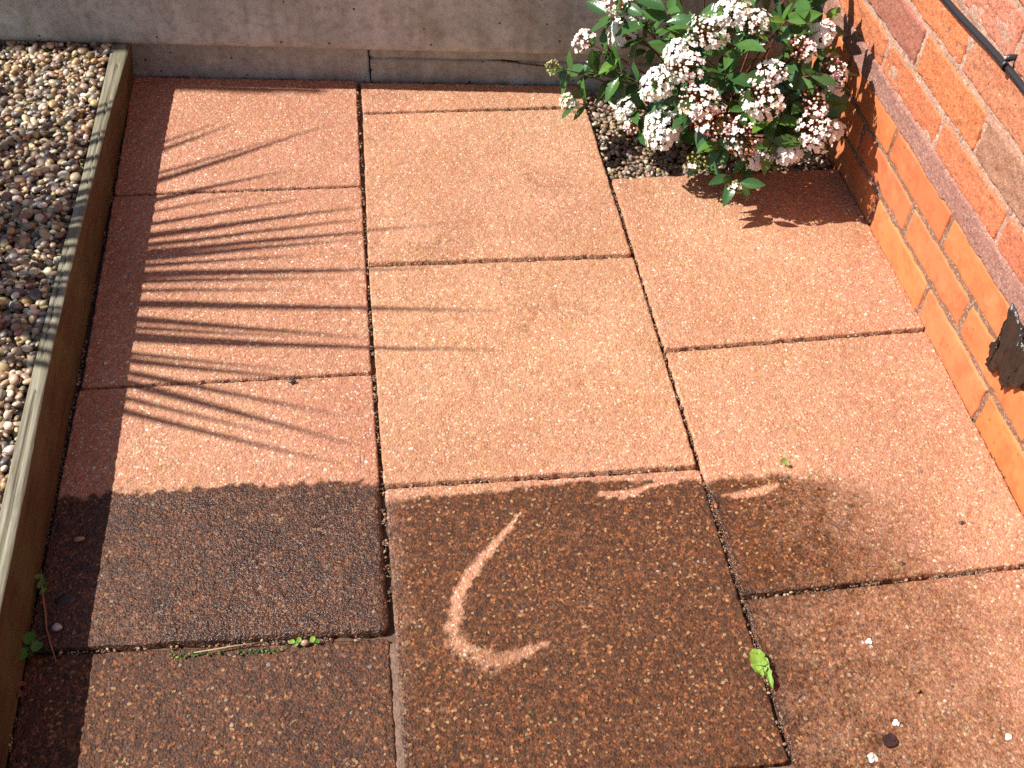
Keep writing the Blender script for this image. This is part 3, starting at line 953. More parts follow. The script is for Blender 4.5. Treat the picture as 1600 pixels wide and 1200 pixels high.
mortar('mortar', -.7, .985, -.046, .200, WX - .0005, .004, M_MORT_LOW, .004, 41)
mortar('mortar', -.7, .985, .2005, .69, WX + .0000, .007, M_MORT_UP, .0035, 47)
mortar('mortar', -.7, .985, .6905, 2.42, WX + .0000, .002, M_MORT_UP, .05, 47)
mortar('mortar', -1.1, -.7005, -.046, 2.42, WX + .0000, .002, M_MORT_UP, .05, 48)
mortar('damp_course_band', -.7, .985, .1945, .2415, WX - .0045, .0040, M_BAND, .0026, 53, .013)
mb = MB()
mb.add([Vector(p) - WO for p in [(WX + .025, -1.1, -.046), (WX + .2, -1.1, -.046), (WX + .2, .99, -.046), (WX + .025, .99, -.046),
                                 (WX + .025, -1.1, 2.42), (WX + .2, -1.1, 2.42), (WX + .2, .99, 2.42), (WX + .025, .99, 2.42)]],
       [(3, 2, 1, 0), (4, 5, 6, 7), (0, 1, 5, 4), (1, 2, 6, 5), (2, 3, 7, 6), (3, 0, 4, 7)])
mb.build('wall_core', M_MORT_UP, wall, smooth=False)

# cable with its clip
cab = empty('wall_cable', (WX, .3, .45))
tag(cab, 'thin black cable clipped along the rough bricks of the wall', 'cable')
CO = Vector((WX, .3, .45))
ycs = np.linspace(-.68, .97, 90)
zc = np.interp(ycs, [-.68, .0, .243, .302, .338, .405, .503, .7, .97], [.430, .445, .453, .4555, .4540, .4480, .4440, .441, .439])
zc = np.convolve(np.pad(zc, 4, 'edge'), np.ones(9) / 9, 'valid')
mb = MB()
mb.tube([Vector((WX - .0105 + .0012 * math.sin(y * 9), y, zz)) - CO for y, zz in zip(ycs, zc)], .0050, 10, (.020, .021, .026))
mb.build('cable_sheath', M_PLASTIC, cab)


def clip(y, zz):
    mb = MB()
    p = [Vector((WX - .004, y, zz - .008)), Vector((WX - .012, y, zz - .0085)), Vector((WX - .0175, y, zz - .004)), Vector((WX - .0185, y, zz + .001)),
         Vector((WX - .015, y, zz + .006)), Vector((WX - .008, y, zz + .0085)), Vector((WX - .0, y, zz + .009))]
    vs = []; fs = []
    for q in p:
        for dy in (-.0042, .0042):
            for ex in (0, .0018):
                vs.append(q - CO + Vector((ex * (-1), dy, 0)))
    for i in range(len(p) - 1):
        a = i * 4; b = a + 4
        fs += [(a, b, b + 2, a + 2), (a + 1, a + 3, b + 3, b + 1), (a, a + 1, b + 1, b), (a + 2, b + 2, b + 3, a + 3)]
    mb.add(vs, fs, (.022, .022, .026))
    n = Vector((WX - .006, y, zz + .0115)) - CO
    mb.tube([n + Vector((.012, 0, 0)), n + Vector((-.006, 0, 0)), n + Vector((-.010, 0, 0))], [.0046, .0046, .0030], 10, (.03, .03, .035))
    mb.tube([n + Vector((-.0095, 0, 0)), n + Vector((-.0125, 0, 0))], [.0026, .0022], 8, (.45, .45, .46))
    return mb.build('cable_clip', M_PLASTIC, cab)


clip(.300, .4560)
clip(.78, .4400)

# torn black damp proof sheet hanging out of the band
def scrap():
    out = [(.0775, .212), (.0700, .190), (.0650, .172), (.0660, .150), (.0700, .136), (.0690, .124), (.0660, .106), (.0540, .100), (.0440, .100), (.0385, .114), (.0330, .118), (.0270, .112), (.0200, .104),
           (.0120, .098), (.0080, .108), (.0050, .112), (.0060, .120), (-.006, .118), (-.018, .140), (-.022, .170), (-.012, .186), (.000, .190), (.010, .186), (.018, .192), (.022, .201), (.030, .199), (.034, .206), (.046, .202), (.056, .205), (.066, .210)]
    bm = bmesh.new()
    vs = [bm.verts.new((0, y, z)) for y, z in out]
    fc = bm.faces.new(vs)
    bmesh.ops.triangulate(bm, faces=[fc])
    for _ in range(3):
        bmesh.ops.subdivide_edges(bm, edges=bm.edges[:], cuts=1, use_grid_fill=True)
    for v in bm.verts:
        y, z = v.co.y, v.co.z
        n = float(fbm(np.array([y * 45]), np.array([z * 45]), 77)[0]) - .5
        n2 = float(fbm(np.array([y * 140]), np.array([z * 140]), 79)[0]) - .5
        ridge = max(0, 1 - abs((y - .030) + (z - .165) * .35) / .016) * max(0, 1 - abs(z - .16) / .055)
        d = .0035 + .004 * max(0, (.20 - z)) / .1 + .007 * (n + .2) + .011 * n2 + .012 * ridge
        if z > .198: d = .001 + .004 * (n + .5)
        v.co.x = WX - .004 - max(d, .0035 if z <= .198 else .003)
        v.co.y += n2 * .008; v.co.z += n * .008
    me = bpy.data.meshes.new('torn_membrane'); bm.to_mesh(me); bm.free()
    me.polygons.foreach_set('use_smooth', np.ones(len(me.polygons), bool))
    set_col(me, 'tint', np.repeat(np.array([[.026, .017, .014]]), len(me.vertices), 0))
    o = link('torn_membrane', me, M_MEMB)
    recentre(o, (WX, .03, .15))
    md = o.modifiers.new('thickness', 'SOLIDIFY'); md.thickness = .0014
    tag(o, 'torn flap of black damp proof sheet hanging from the wall band', 'membrane scrap')


scrap()

# ------------------------------------------------------------------ flowering shrub
shrub = empty('flowering_shrub', (.69, .80, -.02))
tag(shrub, 'evergreen bush with white and pink flower clusters in the corner flower bed', 'bush')
SO = Vector((.69, .80, -.02))
SC = Vector((.69, .77, .17))
CLUSTERS = [
    (0.497, 0.855, 0.209, 0.0356, 0), (0.420, 0.852, 0.190, 0.0250, 1), (0.361, 0.828, 0.153, 0.0155, 3), (0.387, 0.788, 0.102, 0.0175, 4),
    (0.483, 0.883, 0.252, 0.0307, 1), (0.589, 0.670, 0.307, 0.0346, 1), (0.632, 0.685, 0.335, 0.0301, 0), (0.663, 0.658, 0.329, 0.0268, 1),
    (0.544, 0.676, 0.269, 0.0219, 0), (0.553, 0.648, 0.255, 0.0306, 1), (0.518, 0.672, 0.210, 0.0313, 0), (0.492, 0.770, 0.095, 0.0204, 0),
    (0.503, 0.747, 0.072, 0.0181, 2), (0.531, 0.652, 0.127, 0.0350, 5), (0.574, 0.606, 0.214, 0.0345, 1), (0.596, 0.586, 0.190, 0.0362, 2),
    (0.672, 0.573, 0.233, 0.0356, 1), (0.650, 0.564, 0.163, 0.0365, 2), (0.686, 0.567, 0.122, 0.0281, 1), (0.735, 0.553, 0.138, 0.0215, 0),
    (0.772, 0.550, 0.183, 0.0375, 1), (0.829, 0.598, 0.150, 0.0186, 0), (0.770, 0.584, 0.217, 0.0263, 2), (0.789, 0.660, 0.302, 0.0229, 5),
    (0.742, 0.623, 0.296, 0.0248, 2), (0.809, 0.626, 0.249, 0.0298, 2), (0.818, 0.619, 0.221, 0.0167, 1), (0.689, 0.594, 0.274, 0.0236, 1),
    (0.595, 0.612, 0.083, 0.0185, 3), (0.648, 0.543, 0.078, 0.0125, 3)]
SPRIGS = [(.47, .80, .16), (.43, .83, .14), (.545, .70, .17), (.56, .66, .16), (.72, .66, .33), (.76, .70, .36),
          (.62, .63, .25), (.66, .60, .20), (.70, .58, .19), (.74, .60, .19), (.83, .66, .16), (.84, .68, .20), (.80, .62, .11), (.72, .62, .24), (.58, .70, .31), (.54, .76, .30), (.60, .78, .36),
          (.68, .76, .38), (.75, .78, .37), (.80, .80, .34), (.64, .60, .13), (.70, .60, .10), (.63, .64, .30), (.52, .83, .25), (.58, .88, .30), (.46, .86, .24), (.70, .88, .34),
          (.81, .86, .28), (.85, .78, .26), (.76, .60, .26), (.61, .58, .15), (.70, .556, .16)]
leafm = MB(); brm = MB()
GREENS = [(.062, .150, .034), (.075, .180, .040), (.045, .115, .032), (.095, .215, .045), (.062, .150, .050)]
LIME = [(.13, .26, .035), (.10, .22, .035)]
rl = random.Random(5)


def leaf(p, d, nrm, L, col, mb, wr=.42, curl=.18):
    p = Vector(p) - SO if mb is leafm else Vector(p)
    d = Vector(d).normalized()
    side = d.cross(Vector(nrm))
    if side.length < .05: side = d.cross(Vector((.3, .8, .4)))
    side.normalize(); n = side.cross(d).normalized()
    prof = [(0, .05), (.06, .06), (.14, .42), (.30, .86), (.48, 1.0), (.66, .86), (.82, .52), (.93, .22), (1.0, .02)]
    vs = []; fs = []
    W = L * wr * .5
    fold = rl.uniform(.10, .32); wave = rl.uniform(-.05, .05); cu = curl * rl.uniform(.2, 1.6)
    for (t, w) in prof:
        c = p + d * (L * t) - n * (cu * L * t * t)
        h = W * w
        for s in (-1, -.5, 0, .5, 1):
            vs.append(c + side * (h * s) + n * (h * abs(s) * fold + wave * L * w * s * t))
    for i in range(len(prof) - 1):
        for k in range(4):
            a = i * 5 + k
            fs.append((a, a + 1, a + 6, a + 5))
    mb.add(vs, fs, col)


def bez(a, b, c, n):
    return [a.lerp(b, t).lerp(b.lerp(c, t), t) for t in [i / n for i in range(n + 1)]]


def sprig(tip, rr, npair, last, lime=False, big=1.0):
    tip = Vector(tip)
    root = Vector((.69 + rl.uniform(-.04, .04), .82 + rl.uniform(-.03, .03), -.03))
    midp = root.lerp(tip, .5) + Vector((rl.uniform(-.02, .02), rl.uniform(-.02, .02), .05))
    pts = bez(root, midp, tip, 12)
    brm.tube([q - SO for q in pts], [rr * (1 - .6 * i / 12) for i in range(13)], 5, (.15, .065, .04) if rl.random() < .5 else (.22, .07, .05))
    ax = (pts[-1] - pts[-3]).normalized()
    total = sum((pts[i + 1] - pts[i]).length for i in range(12))
    for k in range(npair):
        back = last + k * .020 + rl.uniform(0, .006)
        t = max(.25, 1 - back / total)
        i = min(11, int(t * 12)); q = pts[i].lerp(pts[i + 1], t * 12 - i)
        out = (q - SC); out.normalize()
        a0 = (k % 2) * 1.57 + rl.uniform(-.4, .4)
        e1 = ax.cross(Vector((.2, .3, .9))).normalized(); e2 = ax.cross(e1)
        for s in (0, math.pi):
            dd = (e1 * math.cos(a0 + s) + e2 * math.sin(a0 + s)) * 1.0 + ax * rl.uniform(.15, .75) + out * .25 + Vector((0, 0, rl.uniform(-.25, .25)))
            L = rl.uniform(.038, .066) * big
            end = q + dd.normalized() * L
            if end.x > WX - .014 or end.y > fence_y(end.x) - .045 or (end.z < .012):
                continue
            nrm = Vector((-.35, -.15, .9)) + out * .5 + Vector((rl.uniform(-.5, .5), rl.uniform(-.5, .5), rl.uniform(-.2, .2)))
            if nrm.dot(dd) > .9 * nrm.length * dd.length: nrm = e1
            col = rl.choice(GREENS) if not (lime and k == 0) and rl.random() > .06 else rl.choice(LIME)
            leaf(q, dd, nrm, L, col, leafm)
    return ax


def clampz(p, r):
    return (min(p[0], WX - r - .006), p[1], p[2])


CL = []
for (x, y, z, r, kd) in CLUSTERS:
    p = Vector(clampz((x, y, z), r))
    small = kd in (3, 4)
    sprig(p, .0028, 3 if not small else 2, r * .8 + .006, big=.9 if small else 1.0)
    CL.append((p, r * (.93 if kd in (1, 2) else 1.0), kd))
for i, sp in enumerate(SPRIGS):
    sprig(clampz(sp, .03), .0026, 4, 0.0, lime=(i % 4 == 0))
# leaves deeper in the crown
for i in range(150):
    th = rl.uniform(0, 2 * math.pi); ph = math.acos(rl.uniform(-.75, 1)); rad = rl.uniform(.35, .88)
    q = SC + Vector((.20 * math.sin(ph) * math.cos(th), .20 * math.sin(ph) * math.sin(th), .175 * math.cos(ph))) * rad
    if q.x > WX - .05 or q.y > fence_y(q.x) - .09 or q.z < .03: continue
    out = (q - SC).normalized()
    dd = out + Vector((rl.uniform(-.8, .8), rl.uniform(-.8, .8), rl.uniform(-.5, .5)))
    L = rl.uniform(.036, .058)
    end = q + dd.normalized() * L
    if end.x > WX - .014 or end.z < .012: continue
    leaf(q, dd, Vector((-.3, -.1, .9)) + Vector((rl.uniform(-.6, .6), rl.uniform(-.6, .6), 0)), L, rl.choice(GREENS), leafm)
# single leaves that stand out in the photograph
for (p, d, n, L, col) in [((.700, .572, .165), (.42, -.62, -.45), (-.5, -.5, .8), .066, (.055, .125, .055)),
                          ((.475, .800, .150), (.15, -.55, -.75), (-.5, -.6, .6), .060, (.045, .11, .04)),
                          ((.480, .815, .175), (-.75, -.35, -.3), (-.3, -.4, .9), .048, LIME[0]),
                          ((.430, .800, .115), (-.8, -.25, .05), (-.2, -.7, .6), .046, (.045, .12, .03)),
                          ((.385, .835, .150), (-.15, -.3, -.75), (-.5, -.7, .3), .044, (.04, .10, .035)),
                          ((.640, .572, .215), (.0, -.2, .9), (-.4, -.8, .2), .048, (.05, .13, .03)),
                          ((.560, .640, .140), (.05, -.25, .9), (-.5, -.7, .2), .046, (.05, .13, .03)),
                          ((.668, .600, .185), (.05, -.8, -.5), (-.3, -.6, .7), .030, LIME[0]),
                          ((.648, .552, .085), (-.45, -.6, -.45), (-.4, -.5, .8), .050, (.045, .12, .03)),
                          ((.640, .560, .090), (-.65, -.2, -.1), (-.3, -.6, .8), .042, (.04, .11, .03)),
                          ((.655, .545, .085), (.55, -.35, .15), (-.4, -.6, .7), .046, (.05, .13, .03)),
                          ((.765, .700, .330), (.25, .1, .85), (-.8, -.5, .2), .050, (.045, .12, .03)),
                                                    ((.800, .595, .185), (.75, -.2, .35), (-.3, -.8, .5), .042, (.05, .14, .03))]:
    leaf(p, d, n, L, col, leafm)
brm.build('branches', M_BARK, shrub)
leafm.build('foliage', M_LEAF, shrub)

WHITE = (.94, .92, .84); PINKW = (.90, .77, .73); PINK = (.72, .38, .37); DPINK = (.48, .12, .13); RUSTC = (.46, .20, .08); YEL = (.50, .42, .12); GRN = (.28, .32, .09)


def ico_small():
    bm = bmesh.new(); bmesh.ops.create_icosphere(bm, subdivisions=1, radius=1.0)
    a = [v.co.copy() for v in bm.verts]; b = [tuple(v.index for v in f.verts) for f in bm.faces]; bm.free()
    return a, b


IV, IF = ico_small()


def cluster(p, r, kd):
    mb = MB(); st = MB()
    out = (p - SC).normalized()
    ax = (out * 1.0 + Vector((-.15, -.45, .55))).normalized()
    if kd == 4: ax = Vector((-.3, -.6, .2)).normalized()
    e1 = ax.cross(Vector((.1, .9, .3))).normalized(); e2 = ax.cross(e1)
    hub = p - ax * r * .75 - SO
    dens = {0: 1.25, 1: 1.15, 2: 1.0, 3: .55, 4: .9, 5: 1.7}[kd]
    n = int(dens * 60 * (r / .03) ** 2) + 18
    for i in range(n):
        u = (i + .5) / n
        cz = 1 - u * (1.15 if kd != 5 else 1.5)
        ph = i * 2.39996 + rl.uniform(-.3, .3)
        sr = math.sqrt(max(0, 1 - cz * cz))
        lump = 1 + .16 * math.sin(ph * 2 + kd + i * .02) * sr
        rr = r * rl.uniform(.84, 1.06) * lump
        dirv = (e1 * (sr * math.cos(ph)) + e2 * (sr * math.sin(ph)) + ax * cz * .78)
        c = p - SO + dirv * rr
        if c.x + SO.x > WX - .007: continue
        nd = (dirv + Vector((rl.uniform(-.4, .4), rl.uniform(-.4, .4), rl.uniform(-.4, .4))) * .8 + Vector((-.45, -.15, .5))).normalized()
        openp = {0: .95, 1: .58, 2: .26, 3: .15, 4: .6, 5: .99}[kd]
        # the two sides of one head flower at different times
        if kd in (1, 2): openp += .30 * math.sin(ph + kd * 2 + r * 300)
        if kd != 5 and rl.random() < (.06 if kd == 0 else .13): continue
        if rl.random() < openp:
            R = rl.uniform(.0042, .0058)
            b1 = nd.cross(Vector((.3, .2, .9))).normalized(); b2 = nd.cross(b1)
            col = WHITE if (kd in (0, 5) or rl.random() < .55) else PINKW
            if kd == 4: col = (.66, .64, .50)
            col = tuple(k_ * rl.uniform(.90, 1.04) for k_ in col)
            a0 = rl.uniform(0, 6.28)
            for q in range(5):
                a = a0 + q * 1.2566
                da = b1 * math.cos(a) + b2 * math.sin(a); db = b2 * math.cos(a) - b1 * math.sin(a)
                vs = [c, c + da * R * .55 + db * R * .40 + nd * R * .10, c + da * R * 1.02 + db * R * .22 + nd * R * .18,
                      c + da * R * 1.02 - db * R * .22 + nd * R * .18, c + da * R * .55 - db * R * .40 + nd * R * .10]
                mb.add(vs, [(0, 4, 3, 2, 1)], col)
            if rl.random() < .5:
                mb.add([c + nd * .0009 + k_ * .0008 for k_ in IV], IF, (.62, .50, .22))
        else:
            R = rl.uniform(.0017, .0030)
            w = rl.random()
            if kd == 3: col = YEL if w < .6 else GRN
            elif kd in (0, 5, 4): col = WHITE if w < .5 else (PINKW if w < .85 else PINK)
            elif kd == 1: col = PINKW if w < .50 else (PINK if w < .62 else (RUSTC if w < .69 else WHITE))
            else: col = RUSTC if w < .22 else (PINKW if w < .68 else (PINK if w < .88 else DPINK))
            mb.add([c + k_ * R for k_ in IV], IF, col)
        mid = hub.lerp(c, .55) + Vector((rl.uniform(-1, 1), rl.uniform(-1, 1), rl.uniform(-1, 1))) * .001
        sc_ = (.34, .12, .045) if kd != 3 else (.22, .22, .06)
        if kd == 2: sc_ = (.32, .115, .040)
        if i % 2 == 0 or kd == 2:
            st.tube([hub, mid, c - nd * .0005], [.0008, .0006, .0004], 3, sc_, cap=False)
    o = mb.build('flower_cluster', M_PETAL, shrub, smooth=False)
    lab = {0: 'white open flower cluster', 5: 'dense bright white flower cluster', 1: 'pink and white half open flower cluster',
           2: 'rusty brown and pink fading flower cluster', 3: 'small yellow green bud cluster', 4: 'small pale hanging flower cluster'}[kd]
    o['label'] = lab
    st.build('stalk', M_STALK, o)
    return o


for (p, r, kd) in CL:
    cluster(p, r, kd)

# ------------------------------------------------------------------ spiky palm left of the frame; its blades throw the striped shadow
D = Vector((1.0, -.125, -1.13))
PO = Vector((-1.55, .560, .06))
palm = empty('spiky_palm', PO)
tag(palm, 'spiky palm standing in the gravel whose leaves throw striped shadows', 'palm')
mb = MB()
tp = [Vector((-1.55 + .01 * math.sin(i), .56 + .008 * math.cos(i * 1.3), .045 + .64 * i / 12)) - PO for i in range(13)]
mb.tube(tp, [.062 - .018 * i / 12 + .004 * (i % 2) for i in range(13)], 12, (.17, .12, .08))
mb.build('trunk', M_BARK, palm)
bl = MB()


def blade(a, b, w, sag=0.0, mid=None):
    a = Vector(a); b = Vector(b)
    m = a.lerp(b, .5) if mid is None else Vector(mid)
    N = 14
    P_ = [a.lerp(m, i / N).lerp(m.lerp(b, i / N), i / N) for i in range(N + 1)]
    vs = []; fs = []
    for i in range(N + 1):
        t = i / N
        d = (P_[min(i + 1, N)] - P_[max(i - 1, 0)]).normalized()
        side = d.cross(D).normalized(); n = side.cross(d)
        ww = w * .5 * min(1, .45 + t * 3) * (1 - max(0, (t - .35) / .65) ** 1.7) + .0006
        c = P_[i] - Vector((0, 0, sag * (t * t - t)))
        vs += [c - side * ww - PO, c - n * ww * .22 - PO, c + side * ww - PO]
    for i in range(N):
        for k in (0, 1):
            q = i * 3 + k
            fs.append((q, q + 1, q + 4, q + 3))
    bl.add(vs, fs, (.07, .13, .04))


rp = random.Random(21)
LINES = [((-.371, .862), (-.27, .925), .014), ((-.372, .836), (-.235, .922), .020), ((-.373, .765), (-.16, .858), .012), ((-.373, .737), (-.065, .895), .020),
         ((-.375, .689), (-.14, .752), .022), ((-.374, .655), (-.22, .690), .013), ((-.374, .622), (-.10, .668), .016), ((-.372, .590), (.01, .637), .024),
         ((-.376, .562), (.03, .604), .017), ((-.374, .547), (.14, .571), .019), ((-.374, .528), (-.02, .544), .024), ((-.374, .508), (-.10, .510), .018),
         ((-.374, .489), (.09, .458), .024), ((-.370, .468), (-.06, .447), .016), ((-.368, .443), (-.12, .424), .014), ((-.366, .410), (.21, .343), .022),
         ((-.371, .377), (.0, .294), .020), ((-.365, .352), (-.12, .310), .015), ((-.362, .332), (-.06, .285), .018), ((-.362, .314), (.19, .253), .020), ((-.363, .290), (-.14, .240), .014),
         ((-.363, .272), (-.09, .213), .020), ((-.364, .250), (-.05, .135), .018), ((-.364, .231), (-.03, .074), .022), ((-.366, .196), (-.15, .108), .014),
         ((-.366, .165), (-.06, .045), .016)]
for (A, S, w) in LINES:
    slope = (S[1] - A[1]) / (S[0] - A[0])
    tb = .62 + rp.uniform(-.03, .03)
    f0 = Vector((-.93, .475 + .06 * (A[1] - .47), 0))
    f1 = Vector((-.60, A[1] + slope * (-.60 - A[0]), 0))
    f2 = Vector((S[0], S[1], 0))
    vx = f2 - f0
    tt = .86 + rp.uniform(-.03, .05)
    tm = tb + (tt - tb) * .62
    blade(f0 - D * tb, f2 - D * tt, w * 1.05, 0.0, f1 - D * tm)
for i in range(120):
    th = rp.uniform(0, 2 * math.pi) if i < 60 else rp.uniform(-1.3, 1.3)
    el = rp.uniform(-.5, 1.1)
    if abs(math.atan2(math.sin(th), math.cos(th))) < .9:
        L = rp.uniform(.22, .42)
    else:
        L = rp.uniform(.55, .85)
    a = Vector((-.93, .50, 0)) - D * (.62 + rp.uniform(-.05, .05))
    b = a + Vector((math.cos(th) * math.cos(el), math.sin(th) * math.cos(el), math.sin(el))) * L
    if b.x + b.z / 1.13 > -.50 or (i % 3 == 0 and b.x + b.z / 1.13 > -.75): continue
    blade(a, b, rp.uniform(.024, .036), .05)
bl.build('foliage', M_BLADE, palm)

# ------------------------------------------------------------------ weeds, leaves and bits lying about
def disc_leaf(mb, c, r, nrm, col, asp=1.0, rot=0.0, cup=.15):
    c = Vector(c); nrm = Vector(nrm).normalized()
    a = nrm.cross(Vector((.2, .95, .1))).normalized(); b = nrm.cross(a)
    a, b = a * math.cos(rot) + b * math.sin(rot), b * math.cos(rot) - a * math.sin(rot)
    N = 14
    vs = [c - nrm * r * cup]
    for ring in (.55, 1.0):
        for i in range(N):
            w = 2 * math.pi * i / N
            k = ring * (1 + .05 * math.sin(w * 3 + rot))
            if i == 0: k *= .72
            vs.append(c + a * (r * k * math.cos(w)) + b * (r * k * asp * math.sin(w)) + nrm * (r * cup * (ring * ring - 1) * .8))
    fs = [(0, 1 + i, 1 + (i + 1) % N) for i in range(N)]
    fs += [(1 + i, 1 + N + i, 1 + N + (i + 1) % N, 1 + (i + 1) % N) for i in range(N)]
    mb.add(vs, fs, col)


def weed(name, at, label, cat, specs, stems=None, mat=None, group=None):
    o = empty(name, at)
    mb = MB()
    for (dx, dy, dz, r, nr, col, asp, rot) in specs:
        disc_leaf(mb, (dx, dy, dz), r, nr, col, asp, rot)
    mb.build('leaves', mat or M_WEED, o)
    if stems is not False:
        st = MB()
        for (dx, dy, dz, r, nr, col, asp, rot) in specs:
            st.tube([Vector((0, 0, -.012)), Vector((dx * .4, dy * .4, dz * .6)), Vector((dx, dy, dz - .0008))], [.0009, .0007, .0006], 5, (.16, .16, .05))
        st.build('stem', M_STALK, o)
    tag(o, label, cat, group)
    return o


G1 = (.10, .28, .035); G2 = (.075, .22, .03); G3 = (.22, .42, .05)
weed('seedling', (-.4475, -.2190, .004), 'round leaved seedling at the end of the weedy joint beside the timber', 'weed',
     [(-.010, -.008, .012, .0100, (.1, -.2, 1), G1, .85, .4), (-.001, .013, .013, .0090, (-.1, -.1, 1), G1, .9, 2.2), (.009, .002, .011, .0080, (.2, -.1, 1), G2, .8, 4.4), (-.003, -.001, .010, .0040, (0, -.2, 1), G2, .8, 1.0)])
weed('seedling', (-.4530, -.122, .000), 'narrow leaved green weed growing against the timber above the twig', 'weed',
     [(.001, .008, .014, .0060, (.4, -.3, 1), G1, .6, .4), (.006, -.004, .015, .0080, (.3, -.5, 1), G2, .45, 1.3), (.009, -.014, .012, .0065, (.2, -.6, 1), G1, .5, 1.2)])
weed('sprout', (-.1246, -.2385, -.004), 'left of two tiny bright green sprouts in the weedy joint', 'weed',
     [(-.004, 0, .009, .0036, (0, -.3, 1), G3, .8, .3), (.005, .001, .010, .0038, (.2, -.3, 1), G3, .8, 2.0), (.001, -.003, .007, .0030, (-.2, -.5, 1), G1, .8, 4)], group='sprouts in the weedy joint')
weed('sprout', (-.1010, -.2395, -.004), 'right of two tiny bright green sprouts in the weedy joint', 'weed',
     [(-.002, .001, .010, .0042, (0, -.3, 1), G3, .8, 1.3), (.004, -.001, .008, .0034, (.2, -.4, 1), G1, .8, 3.0)], group='sprouts in the weedy joint')
def crumpled():
    mb = MB()
    for (pts, w0, col, sd) in (([(.4545, -.312, .004), (.4535, -.325, .011), (.4525, -.338, .010), (.4540, -.350, .006)], .0105, (.25, .42, .06), 1),
                               ([(.4560, -.318, .006), (.4600, -.332, .009), (.4595, -.350, .008), (.4610, -.368, .005)], .0050, (.20, .36, .05), 2),
                               ([(.4530, -.330, .008), (.4490, -.337, .010), (.4480, -.344, .006)], .0075, (.32, .48, .09), 3)):
        P_ = [Vector(q) - Vector((.4560, -.336, 0)) for q in pts]
        N = 16
        vs = []; fs = []
        for i in range(N + 1):
            u = i / N * (len(P_) - 1); k = min(int(u), len(P_) - 2)
            c = P_[k].lerp(P_[k + 1], u - k)
            d = (P_[k + 1] - P_[k]).normalized(); sdv = d.cross(Vector((0, 0, 1))).normalized()
            w = w0 * math.sin(math.pi * min(1, .10 + .88 * i / N)) ** .7
            for j in range(5):
                e = (j - 2) / 2
                nz = float(fbm(np.array([i * .9 + sd * 7]), np.array([j * 1.3]), 55)[0]) - .5
                vs.append(c + sdv * (e * w * (1 + nz * .7)) + Vector((0, 0, nz * .009 + .002 * abs(e))))
        for i in range(N):
            for j in range(4):
                q = i * 5 + j
                fs.append((q, q + 1, q + 6, q + 5))
        mb.add(vs, fs, col)
    o = mb.build('green_leaf', M_WEED)
    o.location = (.4560, -.336, 0)
    tag(o, 'crumpled light green leaf caught in the joint beside the dark slab', 'leaf')


crumpled()
weed('dead_leaf', (-.4535, -.262, .000), 'small reddish brown dead leaf caught at the foot of the timber edging', 'leaf',
     [(0, 0, .006, .0065, (.6, -.3, 1), (.16, .05, .03), .5, .5), (.002, -.012, .004, .0060, (.5, .2, 1), (.13, .045, .03), .55, 1.9)], stems=False)
weed('leaf_scrap', (.5818, -.0200, .0045), 'small curled green leaf scrap lying on the slab by the wall', 'leaf',
     [(0, .002, .004, .0065, (.3, -.4, 1), (.24, .34, .07), .6, .7), (.004, -.003, .003, .0050, (-.4, -.2, 1), (.18, .28, .06), .6, 2.4)], stems=False)
weed('dead_leaf', (.5845, -.4485, .0020), 'dark purple brown dead leaf lying flat on the petal strewn slab', 'leaf',
     [(0, 0, .002, .0105, (.05, -.05, 1), (.052, .026, .028), .75, .4), (.005, .004, .0026, .006, (.2, .1, 1), (.060, .030, .030), .7, 2.0)], stems=False)


def petal(at, r, label, rot):
    mb = MB()
    for q in range(4):
        a = rot + q * 1.57
        k = .55 + .35 * ((q * 37 + int(r * 9e4)) % 5) / 4
        disc_leaf(mb, (math.cos(a) * r * k, math.sin(a) * r * k, .0014 + .0008 * (q % 2)), r * (.55 + .5 * k), (math.cos(a) * .6 * k, math.sin(a) * .5, 1), (.80, .77, .70), .9, a, .3)
    o = mb.build('fallen_petal', M_PETAL)
    o.location = at
    tag(o, label, 'petal', 'white petals fallen on the slab')


petal((.6025, -.4263, .0005), .0030, 'white fallen petal just beyond the dark dead leaf', .3)
petal((.5567, -.4655, .0005), .0042, 'largest white fallen petal, just left of the dead leaf', 1.0)
petal((.7337, -.4591, .0005), .0031, 'white fallen petal far right of the dead leaf', .6)
petal((.6083, -.3148, .0005), .0030, 'white fallen petal on the stained slab midway to its far joint', .1)

mb = MB()
tw = [Vector((-.4540, -.098, .004)), Vector((-.4490, -.118, .014)), Vector((-.4440, -.142, .010)), Vector((-.4385, -.165, .006)), Vector((-.4330, -.190, .007)), Vector((-.4250, -.212, .006)), Vector((-.4160, -.234, .003))]
mb.tube([q - tw[3] for q in tw], [.0009, .0014, .0013, .0015, .0013, .0011, .0007], 6, (.30, .15, .09))
o = mb.build('twig', M_BARK); o.location = tw[3]
tag(o, 'thin reddish twig lying on the shaded slab beside the timber', 'twig')
mb = MB()
mb.tube([Vector((-.045, -.003, .004)), Vector((.0, .0, .005)), Vector((.040, .003, .004))], [.0008, .0010, .0007], 5, (.42, .32, .18))
o = mb.build('straw', M_BARK); o.location = (-.205, -.2370, -.001)
tag(o, 'thin dry straw lying along the weedy joint', 'straw')


def stone(name, at, s, col, label, rot=0.0, cat='pebble'):
    n = len(ICO_V)
    v = ICO_V * np.array(s) * (1 + .14 * np.sin(ICO_V[:, [1]] * 3 + ICO_V[:, [0]] * 2 + rot * 3))
    c, s_ = math.cos(rot), math.sin(rot)
    v = np.stack([v[:, 0] * c - v[:, 1] * s_, v[:, 0] * s_ + v[:, 1] * c, v[:, 2]], 1)
    me = fast_mesh(name, v, ICO_F, 3)
    set_col(me, 'tint', np.repeat(np.array([col]), n, 0))
    o = link(name, me, M_PEB); o.location = at
    tag(o, label, cat)


